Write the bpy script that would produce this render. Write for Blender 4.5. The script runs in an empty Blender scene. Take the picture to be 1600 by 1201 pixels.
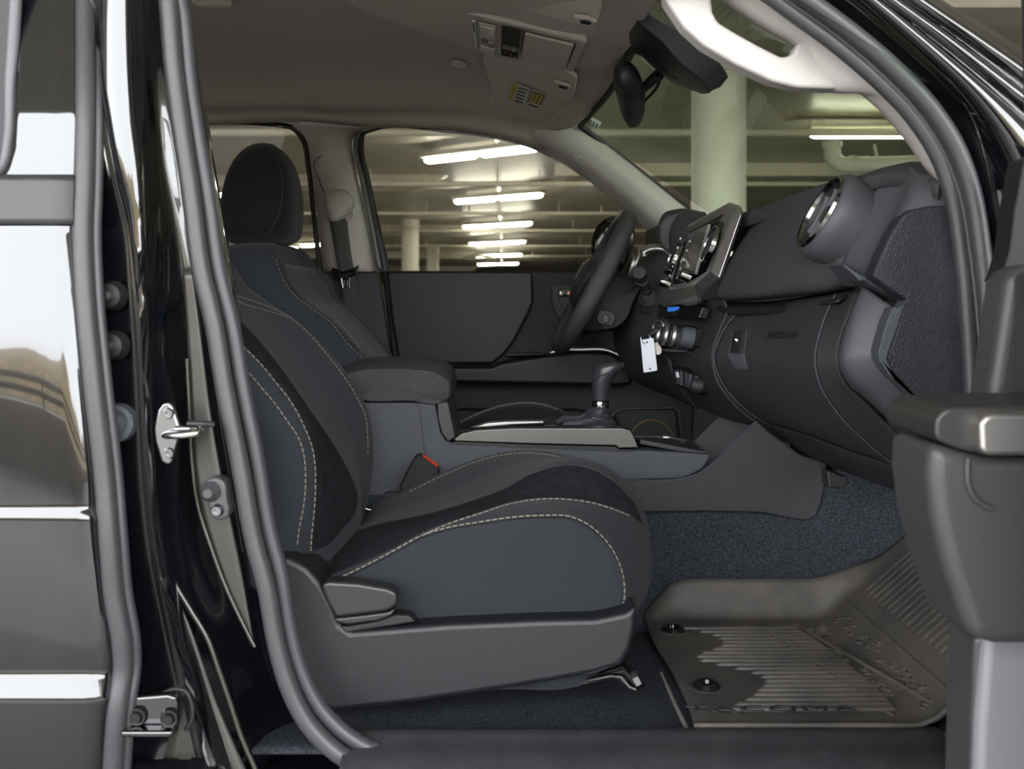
import bpy, bmesh, math, random
from mathutils import Vector, Matrix
random.seed(7)
S = bpy.context.scene
COL = S.collection

# ---------------------------------------------------------------- camera
F, CX, HY, CY0, ZE = 1550.0, 788.0, 465.0, -1.3, 1.45      # focal length (px), principal point, camera y, eye height
cam_d = bpy.data.cameras.new('camera'); cam = bpy.data.objects.new('camera', cam_d); COL.objects.link(cam)
cam.location = (0, CY0, ZE); cam.rotation_euler = (math.radians(90), 0, 0)
cam_d.sensor_width = 36; cam_d.lens = 36 * F / 1600
cam_d.shift_x = (800 - CX) / 1600; cam_d.shift_y = -(600.5 - HY) / 1600
cam_d.clip_start = 0.02; cam_d.clip_end = 600
cam_d.dof.use_dof = True; cam_d.dof.focus_distance = 1.95; cam_d.dof.aperture_fstop = 7.0
S.camera = cam
# ---------------------------------------------------------------- sky
w = bpy.data.worlds.new('world'); S.world = w; w.use_nodes = True
bg = w.node_tree.nodes['Background']; bg.inputs[0].default_value = (0.95, 0.975, 1.0, 1); bg.inputs[1].default_value = 9.5
sun_d = bpy.data.lights.new('sun', 'SUN'); sun = bpy.data.objects.new('sun', sun_d); COL.objects.link(sun)
sun_d.energy = 4; sun_d.angle = 0.01; sun_d.color = (1, .95, .86); sun.rotation_euler = (math.radians(35), 0, math.radians(-20))
# ---------------------------------------------------------------- exposure
S.view_settings.view_transform = 'Standard'; S.view_settings.look = 'None'
S.view_settings.gamma = 1; S.view_settings.exposure = 0.0; S.view_settings.use_curve_mapping = False
S.cycles.use_denoising = True
S.cycles.max_bounces = 10; S.cycles.transparent_max_bounces = 12; S.cycles.diffuse_bounces = 5
S.cycles.sample_clamp_indirect = 8
LAMP = 40.0

# ---------------------------------------------------------------- helpers
def P(px, py, Y):
    d = Y - CY0
    return Vector(((px - CX) * d / F, Y, ZE - (py - HY) * d / F))
W = {}
MATS = {}
def mat(name, col, rough=0.5, metal=0.0, bump=0.0, bscale=200.0, var=0.0, vscale=5.0, coat=0.0, ior=1.5, col2=None, kind='noise', emit=None, estr=0, stretch=None, spec=None, sheen=0.0):
    m = bpy.data.materials.new(name); m.use_nodes = True; nt = m.node_tree; b = nt.nodes['Principled BSDF']
    b.inputs['Base Color'].default_value = (*col, 1); b.inputs['Roughness'].default_value = rough
    b.inputs['Metallic'].default_value = metal; b.inputs['IOR'].default_value = ior
    b.inputs['Coat Weight'].default_value = coat; b.inputs['Coat Roughness'].default_value = 0.03
    if sheen:
        b.inputs['Sheen Weight'].default_value = sheen
    if spec is not None: b.inputs['Specular IOR Level'].default_value = spec
    if emit: b.inputs['Emission Color'].default_value = (*emit, 1); b.inputs['Emission Strength'].default_value = estr
    tc = nt.nodes.new('ShaderNodeTexCoord')
    src = tc.outputs['Object']
    if stretch:
        mp = nt.nodes.new('ShaderNodeMapping'); mp.inputs['Scale'].default_value = stretch
        nt.links.new(src, mp.inputs['Vector']); src = mp.outputs[0]
    if var > 0 or col2:
        n = nt.nodes.new('ShaderNodeTexNoise'); n.inputs['Scale'].default_value = vscale; n.inputs['Detail'].default_value = 6
        n.inputs['Roughness'].default_value = 0.65
        nt.links.new(src, n.inputs['Vector'])
        r = nt.nodes.new('ShaderNodeValToRGB'); r.color_ramp.elements[0].position = 0.35; r.color_ramp.elements[1].position = 0.68
        c2 = col2 if col2 else tuple(c * (1 + var) for c in col); c1 = col if col2 else tuple(c * (1 - var) for c in col)
        r.color_ramp.elements[0].color = (*c1, 1); r.color_ramp.elements[1].color = (*c2, 1)
        nt.links.new(n.outputs['Fac'], r.inputs[0]); nt.links.new(r.outputs[0], b.inputs['Base Color'])
    if bump > 0:
        if kind == 'noise':
            t = nt.nodes.new('ShaderNodeTexNoise'); t.inputs['Scale'].default_value = bscale; t.inputs['Detail'].default_value = 3; o = t.outputs['Fac']
        elif kind == 'voronoi':
            t = nt.nodes.new('ShaderNodeTexVoronoi'); t.inputs['Scale'].default_value = bscale; o = t.outputs['Distance']
        else:
            t = nt.nodes.new('ShaderNodeTexWave'); t.inputs['Scale'].default_value = bscale; t.bands_direction = kind[-1].upper(); t.inputs['Distortion'].default_value = 0.3; o = t.outputs['Fac']
        nt.links.new(src, t.inputs['Vector'])
        bn = nt.nodes.new('ShaderNodeBump'); bn.inputs['Strength'].default_value = bump; bn.inputs['Distance'].default_value = 0.001
        nt.links.new(o, bn.inputs['Height']); nt.links.new(bn.outputs[0], b.inputs['Normal'])
    if coat: b.inputs['Coat IOR'].default_value = 1.65
    MATS[name] = m
    return m
def glass(name, col, rough=0.0):
    m = bpy.data.materials.new(name); m.use_nodes = True; nt = m.node_tree; nt.nodes.clear()
    o = nt.nodes.new('ShaderNodeOutputMaterial'); t = nt.nodes.new('ShaderNodeBsdfTransparent'); g = nt.nodes.new('ShaderNodeBsdfGlossy')
    t.inputs[0].default_value = (*col, 1); g.inputs['Roughness'].default_value = rough
    lw = nt.nodes.new('ShaderNodeLayerWeight'); pw = nt.nodes.new('ShaderNodeMath'); pw.operation = 'POWER'; pw.inputs[1].default_value = 5
    f = nt.nodes.new('ShaderNodeMath'); f.operation = 'MULTIPLY_ADD'; f.inputs[1].default_value = 0.9; f.inputs[2].default_value = 0.03
    nt.links.new(lw.outputs['Facing'], pw.inputs[0]); nt.links.new(pw.outputs[0], f.inputs[0])
    mx = nt.nodes.new('ShaderNodeMixShader'); nt.links.new(f.outputs[0], mx.inputs[0]); nt.links.new(t.outputs[0], mx.inputs[1]); nt.links.new(g.outputs[0], mx.inputs[2])
    nt.links.new(mx.outputs[0], o.inputs[0])
    return m
def tag(o, label=None, cat=None, group=None, kind=None):
    if label: o['label'] = label
    if cat: o['category'] = cat
    if group: o['group'] = group
    if kind: o['kind'] = kind
    return o
def thing(name, loc, label, cat, group=None):
    o = bpy.data.objects.new(name, None); COL.objects.link(o); o.location = loc; o.empty_display_size = 0.05
    W[o] = Vector(loc)
    return tag(o, label, cat, group)
def mk(name, verts, faces, m, parent=None, smooth=True, angle=35, bevel=0, bseg=3, sub=0, solid=0, soff=-1):
    verts = [Vector(v) for v in verts]
    if parent is not None: off = W[parent]
    else:
        lo = Vector([min(v[i] for v in verts) for i in range(3)]); hi = Vector([max(v[i] for v in verts) for i in range(3)])
        off = Vector(((lo.x + hi.x) / 2, (lo.y + hi.y) / 2, lo.z))
    me = bpy.data.meshes.new(name); me.from_pydata([v - off for v in verts], [], faces); me.update()
    bm = bmesh.new(); bm.from_mesh(me); bmesh.ops.remove_doubles(bm, verts=bm.verts, dist=1e-5)
    bmesh.ops.recalc_face_normals(bm, faces=bm.faces); bm.to_mesh(me); bm.free()
    o = bpy.data.objects.new(name, me); COL.objects.link(o)
    if parent is not None: o.parent = parent
    else: o.location = off
    W[o] = off
    me.materials.append(m)
    if solid:
        s = o.modifiers.new('solid', 'SOLIDIFY'); s.thickness = solid; s.offset = soff
    if bevel:
        b = o.modifiers.new('bevel', 'BEVEL'); b.width = bevel; b.segments = bseg; b.limit_method = 'ANGLE'; b.angle_limit = math.radians(30)
    if sub:
        s = o.modifiers.new('sub', 'SUBSURF'); s.levels = sub; s.render_levels = sub
    if smooth:
        for p in me.polygons: p.use_smooth = True
        try: me.set_sharp_from_angle(angle=math.radians(angle))
        except Exception: pass
        if bevel:
            wn = o.modifiers.new('wn', 'WEIGHTED_NORMAL'); wn.keep_sharp = True
    return o
def cr(pts, n, closed=False):
    """Catmull-Rom through pts (Vectors), n samples, spaced by arc length of the control polygon"""
    pts = [Vector(p) for p in pts]; k = len(pts)
    if k == 2 and not closed: return [pts[0].lerp(pts[1], i / (n - 1)) for i in range(n)]
    segs = k if closed else k - 1
    L = [0]
    for i in range(segs): L.append(L[-1] + (pts[(i + 1) % k] - pts[i]).length + 1e-9)
    out = []
    for j in range(n):
        s = L[-1] * j / (n if closed else n - 1)
        i = 0
        while i < segs - 1 and s > L[i + 1]: i += 1
        t = (s - L[i]) / (L[i + 1] - L[i])
        if closed: p0, p1, p2, p3 = pts[(i - 1) % k], pts[i], pts[(i + 1) % k], pts[(i + 2) % k]
        else:
            p1, p2 = pts[i], pts[i + 1]
            p0 = pts[i - 1] if i > 0 else p1 * 2 - p2
            p3 = pts[i + 2] if i + 2 < k else p2 * 2 - p1
        # centripetal-ish: limit overshoot by scaling tangents with chord lengths
        d0, d1, d2 = max((p1 - p0).length, 1e-6), max((p2 - p1).length, 1e-6), max((p3 - p2).length, 1e-6)
        m1 = ((p1 - p0) / d0 * d1 + (p2 - p1) / d1 * d0) / (d0 + d1) * d1
        m2 = ((p2 - p1) / d1 * d2 + (p3 - p2) / d2 * d1) / (d1 + d2) * d1
        t2, t3 = t * t, t * t * t
        out.append(p1 * (2 * t3 - 3 * t2 + 1) + m1 * (t3 - 2 * t2 + t) + p2 * (-2 * t3 + 3 * t2) + m2 * (t3 - t2))
    return out
def gridmesh(R, closed_v=False, caps=False):
    nu, nv = len(R), len(R[0]); V = [p for r in R for p in r]; Fc = []
    for i in range(nu - 1):
        for j in range(nv if closed_v else nv - 1):
            j2 = (j + 1) % nv; Fc.append((i * nv + j, i * nv + j2, (i + 1) * nv + j2, (i + 1) * nv + j))
    if caps and closed_v:
        for base in (0, (nu - 1) * nv):
            c = sum((V[base + j] for j in range(nv)), Vector()) / nv; V.append(c); ci = len(V) - 1
            for j in range(nv): Fc.append((base + j, base + (j + 1) % nv, ci))
    return V, Fc
def grid(name, rows, m, parent=None, nu=12, nv=24, lin_u=False, lin_v=False, solid=0.003, **k):
    """rows of Vectors; resampled along each row (v) and across the rows (u)"""
    n0 = nv
    if lin_v: R = [[Vector(p) for p in r] for r in rows]; n0 = len(rows[0])
    else: R = [cr(r, nv) for r in rows]
    if not lin_u:
        cols = [cr([R[i][j] for i in range(len(R))], nu) for j in range(n0)]
        R = [[cols[j][i] for j in range(n0)] for i in range(nu)]
    V, Fc = gridmesh(R); return mk(name, V, Fc, m, parent, solid=solid, **k)
def loft(name, secs, m, parent=None, nu=12, nv=32, lin_u=False, lin_v=False, caps=True, **k):
    """closed sections"""
    if lin_v: R = [[Vector(p) for p in r] for r in secs]; nv = len(secs[0])
    else: R = [cr(r, nv, True) for r in secs]
    if not lin_u:
        cols = [cr([R[i][j] for i in range(len(R))], nu) for j in range(nv)]
        R = [[cols[j][i] for j in range(nv)] for i in range(nu)]
    V, Fc = gridmesh(R, True, caps); return mk(name, V, Fc, m, parent, **k)
def prism(name, px, Y0, Y1, m, parent=None, bevel=0.003, curve=0, **k):
    """outline in photo pixels on the plane y=Y0, carried straight back to y=Y1"""
    pts = [P(a, b, Y0) for a, b in px]
    if curve: pts = cr(pts, curve, True)
    n = len(pts); V = pts + [p + Vector((0, Y1 - Y0, 0)) for p in pts]
    Fc = [tuple(range(n)), tuple(range(2 * n - 1, n - 1, -1))] + [(i, (i + 1) % n, n + (i + 1) % n, n + i) for i in range(n)]
    return mk(name, V, Fc, m, parent, bevel=bevel, **k)
def slab(name, pts, vec, m, parent=None, bevel=0.002, **k):
    pts = [Vector(p) for p in pts]; vec = Vector(vec); n = len(pts); V = pts + [p + vec for p in pts]
    Fc = [tuple(range(n)), tuple(range(2 * n - 1, n - 1, -1))] + [(i, (i + 1) % n, n + (i + 1) % n, n + i) for i in range(n)]
    return mk(name, V, Fc, m, parent, bevel=bevel, **k)
def boxv(c, sx, sy, sz):
    x, y, z = c; V = [(x + a * sx / 2, y + b * sy / 2, z + d * sz / 2) for a in (-1, 1) for b in (-1, 1) for d in (-1, 1)]
    return V, [(0, 1, 3, 2), (4, 6, 7, 5), (0, 4, 5, 1), (2, 3, 7, 6), (0, 2, 6, 4), (1, 5, 7, 3)]
def box(name, c, sx, sy, sz, m, parent=None, bevel=0.002, **k):
    V, Fc = boxv(c, sx, sy, sz); return mk(name, V, Fc, m, parent, bevel=bevel, **k)
def tubev(pts, r, seg=12, flat=1.0, up=(0, 0, 1), caps=True):
    pts = [Vector(p) for p in pts]; R = []; n = len(pts); u = None
    for i, p in enumerate(pts):
        t = (pts[min(i + 1, n - 1)] - pts[max(i - 1, 0)]).normalized()
        if u is None:
            u = Vector(up) - t * Vector(up).dot(t)
            if u.length < 1e-3: u = Vector((1, 0, 0)) - t * t.x
        else: u = u - t * u.dot(t)
        u.normalize(); v = t.cross(u)
        rr = r[i] if isinstance(r, (list, tuple)) else r
        R.append([p + u * math.cos(a) * rr * flat + v * math.sin(a) * rr for a in [2 * math.pi * j / seg for j in range(seg)]])
    return gridmesh(R, True, caps)
def tube(name, pts, r, m, parent=None, seg=12, n=0, flat=1.0, up=(0, 0, 1), **k):
    if n:
        if isinstance(r, (list, tuple)):
            rr = cr([Vector((a, 0, 0)) for a in r], n) if len(r) > 2 else [Vector((r[0] + (r[1] - r[0]) * i / (n - 1), 0, 0)) for i in range(n)]
            r = [a.x for a in rr]
        pts = cr(pts, n)
    V, Fc = tubev(pts, r, seg, flat, up); return mk(name, V, Fc, m, parent, **k)
def join(lists):
    V, Fc = [], []
    for v, f in lists:
        b = len(V); V += list(v); Fc += [tuple(i + b for i in q) for q in f]
    return V, Fc
def ring(c, a, b, prof, seg=40, arc=(0, 1)):
    """surface of revolution about c: plane axes a,b (unit), normal n=a x b; prof = [(radius, height)]"""
    a = Vector(a).normalized(); b = Vector(b).normalized(); n = a.cross(b).normalized(); n = n if abs(n.z) > .9 else -n; R = []
    for (r, h) in prof: R.append([Vector(c) + (a * math.cos(t) + b * math.sin(t)) * r + n * h for t in [2 * math.pi * j / seg for j in range(seg)]])
    return gridmesh(R, True, False)
def lathe(name, c, a, b, prof, m, parent=None, seg=40, **k):
    V, Fc = ring(c, a, b, prof, seg); return mk(name, V, Fc, m, parent, **k)
def stitch(name, pts, m, parent, dash=0.0052, gap=0.0026, r=0.0009, lift=(0, -0.001, 0.0005)):
    n = 400; q = cr(pts, n); acc = 0; parts = []; i = 0; lift = Vector(lift); on = True; cur = [q[0]]
    for j in range(1, n):
        acc += (q[j] - q[j - 1]).length; cur.append(q[j])
        if acc >= (dash if on else gap):
            if on: parts.append(tubev([cur[0] + lift, cur[-1] + lift], r, 5))
            cur = [q[j]]; acc = 0; on = not on
    V, Fc = join(parts); return mk(name, V, Fc, m, parent)
def text(name, s, loc, size, xdir, ydir, m, parent, ext=0.0006, sx=1.0, sp=1.0):
    c = bpy.data.curves.new(name, 'FONT'); c.body = s; c.size = size; c.extrude = ext; c.align_x = 'CENTER'; c.align_y = 'CENTER'; c.space_character = sp; c.resolution_u = 4
    t = bpy.data.objects.new('tmp', c); COL.objects.link(t); bpy.context.view_layer.update()
    me = bpy.data.meshes.new_from_object(t.evaluated_get(bpy.context.evaluated_depsgraph_get())); bpy.data.objects.remove(t); bpy.data.curves.remove(c)
    x = Vector(xdir).normalized(); y = Vector(ydir); y = (y - x * y.dot(x)).normalized(); z = x.cross(y); L0 = Vector(loc)
    V = [L0 + x * v.co.x * sx + y * v.co.y + z * v.co.z for v in me.vertices]; Fc = [tuple(p.vertices) for p in me.polygons]
    return mk(name, V, Fc, m, parent, smooth=False)
def interp(line, v, key=2):
    """line: world points; returns point at coordinate value v along axis key"""
    L = sorted(line, key=lambda p: p[key])
    if v <= L[0][key]: a, b = L[0], L[1]
    elif v >= L[-1][key]: a, b = L[-2], L[-1]
    else:
        for a, b in zip(L, L[1:]):
            if a[key] <= v <= b[key]: break
    t = (v - a[key]) / ((b[key] - a[key]) or 1e-9); return a.lerp(b, t)

from mathutils.bvhtree import BVHTree
BV = {}
def snap(o, px, py, lift=0.001):
    """point of o's surface met by the sight line through a photo pixel, raised along the surface normal"""
    if o not in BV:
        bpy.context.view_layer.update(); BV[o] = BVHTree.FromObject(o, bpy.context.evaluated_depsgraph_get())
    org = Vector((0, CY0, ZE)) - W[o]; d = (P(px, py, 0) - Vector((0, CY0, ZE))).normalized()
    loc, n, i, dist = BV[o].ray_cast(org, d)
    if loc is None: return None
    if n.dot(d) > 0: n = -n
    return loc + W[o] + n * lift
def px_line(pts, n):
    return [(p.x, p.y) for p in cr([Vector((a, b, 0)) for a, b in pts], n)]
def sstitch(o, pts, m, parent, lift=.0008, n=70, **k):
    q = [snap(o, a, b, lift) for a, b in px_line(pts, n)]; q = [p for p in q if p is not None]
    out = [q[0]]
    for p in q[1:]:
        if (p - out[-1]).length < .06: out.append(p)
    return stitch('stitching', out, m, parent, lift=(0, 0, 0), **k)
def spatch(name, o, la, lb, m, parent, nu=60, nv=12, lift=.0011, **k):
    A_, B_ = px_line(la, nu), px_line(lb, nu); rows = []
    for (ax, ay), (bx, by) in zip(A_, B_):
        r = []
        for j in range(nv):
            t = j / (nv - 1); e = .25 if j in (0, nv - 1) else 1
            p = snap(o, ax + (bx - ax) * t, ay + (by - ay) * t, lift * e)
            r.append(p if p is not None else (r[-1] if r else None))
        if all(p is not None for p in r): rows.append(r)
    V, Fc = gridmesh(rows); return mk(name, V, Fc, m, parent, angle=80)

# ---------------------------------------------------------------- materials
M_paint = mat('black_paint', (0.004, 0.004, 0.006), rough=0.12, coat=1.0, ior=1.5)
M_seal = mat('seal_rubber', (0.05, 0.05, 0.054), rough=0.34, bump=0.3, bscale=900)
M_sealdark = mat('dark_rubber', (0.02, 0.02, 0.022), rough=0.5)
M_plastic = mat('black_plastic', (0.020, 0.020, 0.022), rough=0.5, bump=0.35, bscale=1200, kind='voronoi', spec=0.35)
M_grain = mat('grained_plastic', (0.029, 0.029, 0.0325), rough=0.5, bump=0.9, bscale=520, kind='voronoi', spec=0.35)
M_grainl = mat('grey_grained_plastic', (0.052, 0.056, 0.064), rough=0.5, bump=0.9, bscale=520, kind='voronoi', spec=0.35)
M_soft = mat('soft_pad', (0.038, 0.037, 0.041), rough=0.6, bump=0.4, bscale=900, kind='voronoi', spec=0.35)
M_cover = mat('cover_plastic', (0.009, 0.0098, 0.012), rough=0.36, bump=0.25, bscale=1100, kind='voronoi', spec=0.45)
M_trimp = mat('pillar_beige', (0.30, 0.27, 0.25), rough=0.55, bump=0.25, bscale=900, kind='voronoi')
M_shoul = mat('smooth_grey_plastic', (0.055, 0.055, 0.062), rough=0.5, bump=0.2, bscale=900, spec=0.35)
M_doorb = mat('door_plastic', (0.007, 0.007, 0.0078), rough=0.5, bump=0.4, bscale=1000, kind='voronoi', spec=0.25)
M_endp = mat('leather_grain_plastic', (0.017, 0.018, 0.023), rough=0.5, bump=0.9, bscale=420, kind='voronoi', spec=0.35)
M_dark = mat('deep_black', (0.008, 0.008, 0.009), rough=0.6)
M_gloss = mat('gloss_black', (0.008, 0.008, 0.009), rough=0.08)
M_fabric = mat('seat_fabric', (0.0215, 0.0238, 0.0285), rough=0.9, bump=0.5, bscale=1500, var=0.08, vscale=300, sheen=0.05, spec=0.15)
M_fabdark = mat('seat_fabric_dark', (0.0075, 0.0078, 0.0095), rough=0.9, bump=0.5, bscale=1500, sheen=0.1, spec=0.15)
M_cord = mat('corduroy', (0.0120, 0.0130, 0.0160), rough=0.9, bump=1.0, bscale=110, kind='wave_y', var=0.35, vscale=60, spec=0.15)
M_thread = mat('thread', (0.20, 0.175, 0.14), rough=0.7)
M_head = mat('headliner_cloth', (0.47, 0.42, 0.375), rough=0.95, bump=0.3, bscale=900)
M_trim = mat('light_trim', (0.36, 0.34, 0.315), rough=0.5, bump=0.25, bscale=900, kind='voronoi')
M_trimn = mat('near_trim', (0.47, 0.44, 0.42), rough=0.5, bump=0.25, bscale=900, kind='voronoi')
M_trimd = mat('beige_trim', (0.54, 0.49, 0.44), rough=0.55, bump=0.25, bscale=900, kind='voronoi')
M_silver = mat('satin_silver', (0.50, 0.48, 0.465), rough=0.42, metal=1.0, bump=0.05, bscale=300, stretch=(1, 30, 1))
M_silver2 = mat('brushed_surround', (0.13, 0.125, 0.12), rough=0.38, metal=1.0)
M_dchrome = mat('dark_chrome', (0.22, 0.22, 0.22), rough=0.14, metal=1.0)
M_chrome = mat('chrome', (0.8, 0.8, 0.8), rough=0.08, metal=1.0)
M_steel = mat('steel', (0.30, 0.31, 0.33), rough=0.22, metal=1.0)
M_carpet = mat('carpet', (0.009, 0.010, 0.013), rough=1.0, bump=1.0, bscale=420, col2=(0.052, 0.058, 0.070), vscale=300, spec=0.15)
M_mat = mat('mat_rubber', (0.046, 0.044, 0.042), rough=0.5, bump=0.4, bscale=300, col2=(0.100, 0.088, 0.076), vscale=7, spec=0.35)
M_sill = mat('sill_plastic', (0.030, 0.031, 0.036), rough=0.5, bump=0.6, bscale=500, kind='voronoi', col2=(0.045, 0.047, 0.051), vscale=14, spec=0.35)
M_leather = mat('wheel_leather', (0.030, 0.031, 0.034), rough=0.42, bump=0.7, bscale=900, kind='voronoi')
M_lsmooth = mat('smooth_leather', (0.026, 0.028, 0.032), rough=0.32, bump=0.2, bscale=500)
M_belt = mat('belt_webbing', (0.045, 0.043, 0.042), rough=0.8, bump=0.5, bscale=260, kind='wave_z')
M_screen = mat('screen_glass', (0.10, 0.095, 0.09), rough=0.07)
M_blue = mat('blue_display', (0.01, 0.05, 0.15), rough=0.2, emit=(0.03, 0.16, 0.55), estr=0.9)
M_red = mat('red_plastic', (0.75, 0.06, 0.01), rough=0.35)
M_white = mat('white_plastic', (0.60, 0.62, 0.68), rough=0.35)
M_label = mat('label_white', (0.65, 0.65, 0.62), rough=0.5)
M_yellow = mat('label_yellow', (0.55, 0.42, 0.03), rough=0.5)
M_olive = mat('label_brown', (0.20, 0.15, 0.07), rough=0.5)
M_ink = mat('label_ink', (0.10, 0.10, 0.11), rough=0.6)
M_rink = mat('label_red_ink', (0.5, 0.10, 0.08), rough=0.6)
M_lens = mat('lamp_lens', (0.55, 0.53, 0.48), rough=0.2)
M_conc = mat('painted_concrete', (0.62, 0.58, 0.49), rough=0.4, var=0.12, vscale=0.7, bump=0.3, bscale=30)
M_concf = mat('concrete_floor', (0.20, 0.195, 0.18), rough=0.5, var=0.2, vscale=0.6)
M_col = mat('column_paint', (0.78, 0.76, 0.66), rough=0.5, var=0.04, vscale=3)
M_pipe = mat('pipe_paint', (0.75, 0.72, 0.62), rough=0.45)
M_tubeL = mat('fluorescent', (0.9, 0.9, 0.8), emit=(1.0, 0.96, 0.80), estr=LAMP)
M_fix = mat('fixture_white', (0.75, 0.73, 0.65), rough=0.4)
M_glass = glass('clear_glass', (0.93, 0.93, 0.90))
M_wind = glass('green_glass', (0.66, 0.76, 0.62))
M_tint = glass('dark_glass', (0.10, 0.10, 0.10))
M_hill = mat('dry_hill', (0.34, 0.22, 0.11), rough=1, col2=(0.10, 0.12, 0.05), vscale=0.25)
M_ground = mat('asphalt', (0.09, 0.088, 0.082), rough=0.9, var=0.3, vscale=0.4)
# ================================================================ garage
SL = -0.0226
def gz(y): return SL * (y - CY0)
def ceil_z(y): return ZE + 3.05 + gz(y)
def plane(name, x0, x1, y0, y1, zf, m, th, nx=2, ny=2):
    V = []; Fc = []
    for i in range(nx):
        for j in range(ny):
            x = x0 + (x1 - x0) * i / (nx - 1); y = y0 + (y1 - y0) * j / (ny - 1); V.append((x, y, zf(y)))
    n = len(V); V += [(a, b, c + th) for a, b, c in V]
    for i in range(nx - 1):
        for j in range(ny - 1):
            q = (i * ny + j, i * ny + j + 1, (i + 1) * ny + j + 1, (i + 1) * ny + j); Fc += [q, tuple(n + k for k in reversed(q))]
    e = [(i, 0) for i in range(nx)] + [(nx - 1, j) for j in range(1, ny)] + [(i, ny - 1) for i in range(nx - 2, -1, -1)] + [(0, j) for j in range(ny - 2, 0, -1)]
    ids = [i * ny + j for i, j in e]
    for a, b in zip(ids, ids[1:] + ids[:1]): Fc.append((a, b, b + n, a + n))
    return mk(name, V, Fc, m, smooth=False)
tag(plane('floor', -26, 26, -7, 82, lambda y: gz(y) + SL * CY0 * 0 - 0.03, M_concf, -0.3), 'grey concrete floor of the parking garage', kind='structure')
tag(plane('ceiling', -26, 26, -5, 82, ceil_z, M_conc, 0.4), 'painted concrete ceiling of the parking garage', kind='structure')
V, Fc = boxv((0, 82, 1.6), 52, 0.3, 9); tag(mk('wall_back', V, Fc, M_conc, smooth=False), kind='structure')
V, Fc = boxv((-26, 38, 1.6), 0.3, 90, 9); tag(mk('wall_left', V, Fc, M_conc, smooth=False), kind='structure')
V, Fc = boxv((26, 38, 1.6), 0.3, 90, 9); tag(mk('wall_right', V, Fc, M_conc, smooth=False), kind='structure')
# ceiling beams
for i, d in enumerate((21, 32, 44, 56)):
    y = d + CY0; z = ceil_z(y)
    V, Fc = boxv((-13.9, y, z - 0.17), 24, 0.5, 0.34)
    V2 = [(-1.9, y - .25, z), (-1.9, y + .25, z), (-1.9, y - .25, z - .34), (-1.9, y + .25, z - .34), (-1.2, y - .2, z), (-1.2, y + .2, z)]
    F2 = [(0, 4, 5, 1), (2, 3, 5, 4), (0, 2, 4), (1, 5, 3), (0, 1, 3, 2)]
    A, B = join([(V, Fc), (V2, F2)])
    tag(mk('trim_%d' % (i + 1), A, B, M_conc, smooth=False), 'concrete ceiling beam crossing the left of the garage', kind='structure')
for i, (d, x0, x1, h) in enumerate(((9.0, 2.2, 14, .30), (19.5, 1.0, 24, .25))):
    y = d + CY0; z = ceil_z(y); V, Fc = boxv(((x0 + x1) / 2, y, z - h / 2), x1 - x0, 0.6, h)
    tag(mk('trim_%d' % (i + 5), V, Fc, M_conc, smooth=False), 'concrete ceiling beam on the right of the garage', kind='structure')
# conduit along the lamps
tag(tube('ceiling_conduit', [(-0.12, 12, ceil_z(12) - .12), (-0.12, 78, ceil_z(78) - .12)], 0.05, M_fix), 'thin conduit running away along the row of ceiling lamps', 'conduit')
# columns
def column(px, w, base_d, label, grp=None):
    d = base_d; x = (px - CX) * d / F; r = w * d / F / 2; y = d + CY0
    prof = [(r, gz(y) - .1), (r, ceil_z(y) - .35), (r * 1.0, ceil_z(y) - .30), (r * 1.06, ceil_z(y) - .28), (r * 1.06, ceil_z(y))]
    V, Fc = ring((x, y, 0), (1, 0, 0), (0, 1, 0), prof, 32)
    return tag(mk('concrete_column', V, Fc, M_col), label, 'column', grp)
column(1123, 84, 11.2, 'thick cream round column seen through the windshield')
column(641, 27, 30, 'round column through the driver window, the wider one')
column(676, 20, 41, 'small far round column, right of the wider one')
column(330, 20, 44, 'far round column seen through the rear side window')
# pipes across
for i, (py, r) in enumerate(((207, .055), (287, .05), (333, .045), (360, .045), (384, .045), (400, .05))):
    d = 2.75 * F / (500 - py); y = d + CY0; z = ZE + 2.75 + gz(y)
    T = [tubev([(-24, y, z), (24, y, z)], r, 10)]
    for k in range(-6, 7):
        xx = k * 3.4 + i * .7; T.append(tubev([(xx, y, z), (xx, y, ceil_z(y))], .012, 5)); T.append(tubev([(xx + 1.1, y, z + .02), (xx + 1.1, y, z + .2)], [.03, .02], 6))
    lab = ['nearest white ceiling pipe, just under the top of the windows', 'white ceiling pipe between the first two lamp rows', 'white ceiling pipe just above the third lamp row', 'fourth white ceiling pipe from the front, below the third lamp row', 'thin far ceiling pipe below the fourth lamp row', 'farthest thin white pipe low in the driver window'][i]
    A, B = join(T); tag(mk('ceiling_pipe', A, B, M_pipe), lab, 'pipe')
d = 14.0; y = d + CY0
pts = [(P(1300, 232, y)), P(1301, 246, y), P(1312, 256, y), P(1335, 257, y), P(1460, 255, y)]
tp = P(1300, 228, y); bend = cr([tp] + pts, 24)
A, B = join([tubev(bend, 0.115, 16), tubev([bend[0] + Vector((0, 0, -.02)), bend[0] + Vector((0, 0, .06))], .135, 16), tubev([P(1330, 257, y), P(1336, 257, y)], .13, 16), tubev([P(1372, 250, y), P(1366, 225, y)], .02, 8)])
tag(mk('drain_pipe', A, B, M_col), 'thick cream drain pipe with an elbow, seen through the windshield', 'pipe')
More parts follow.
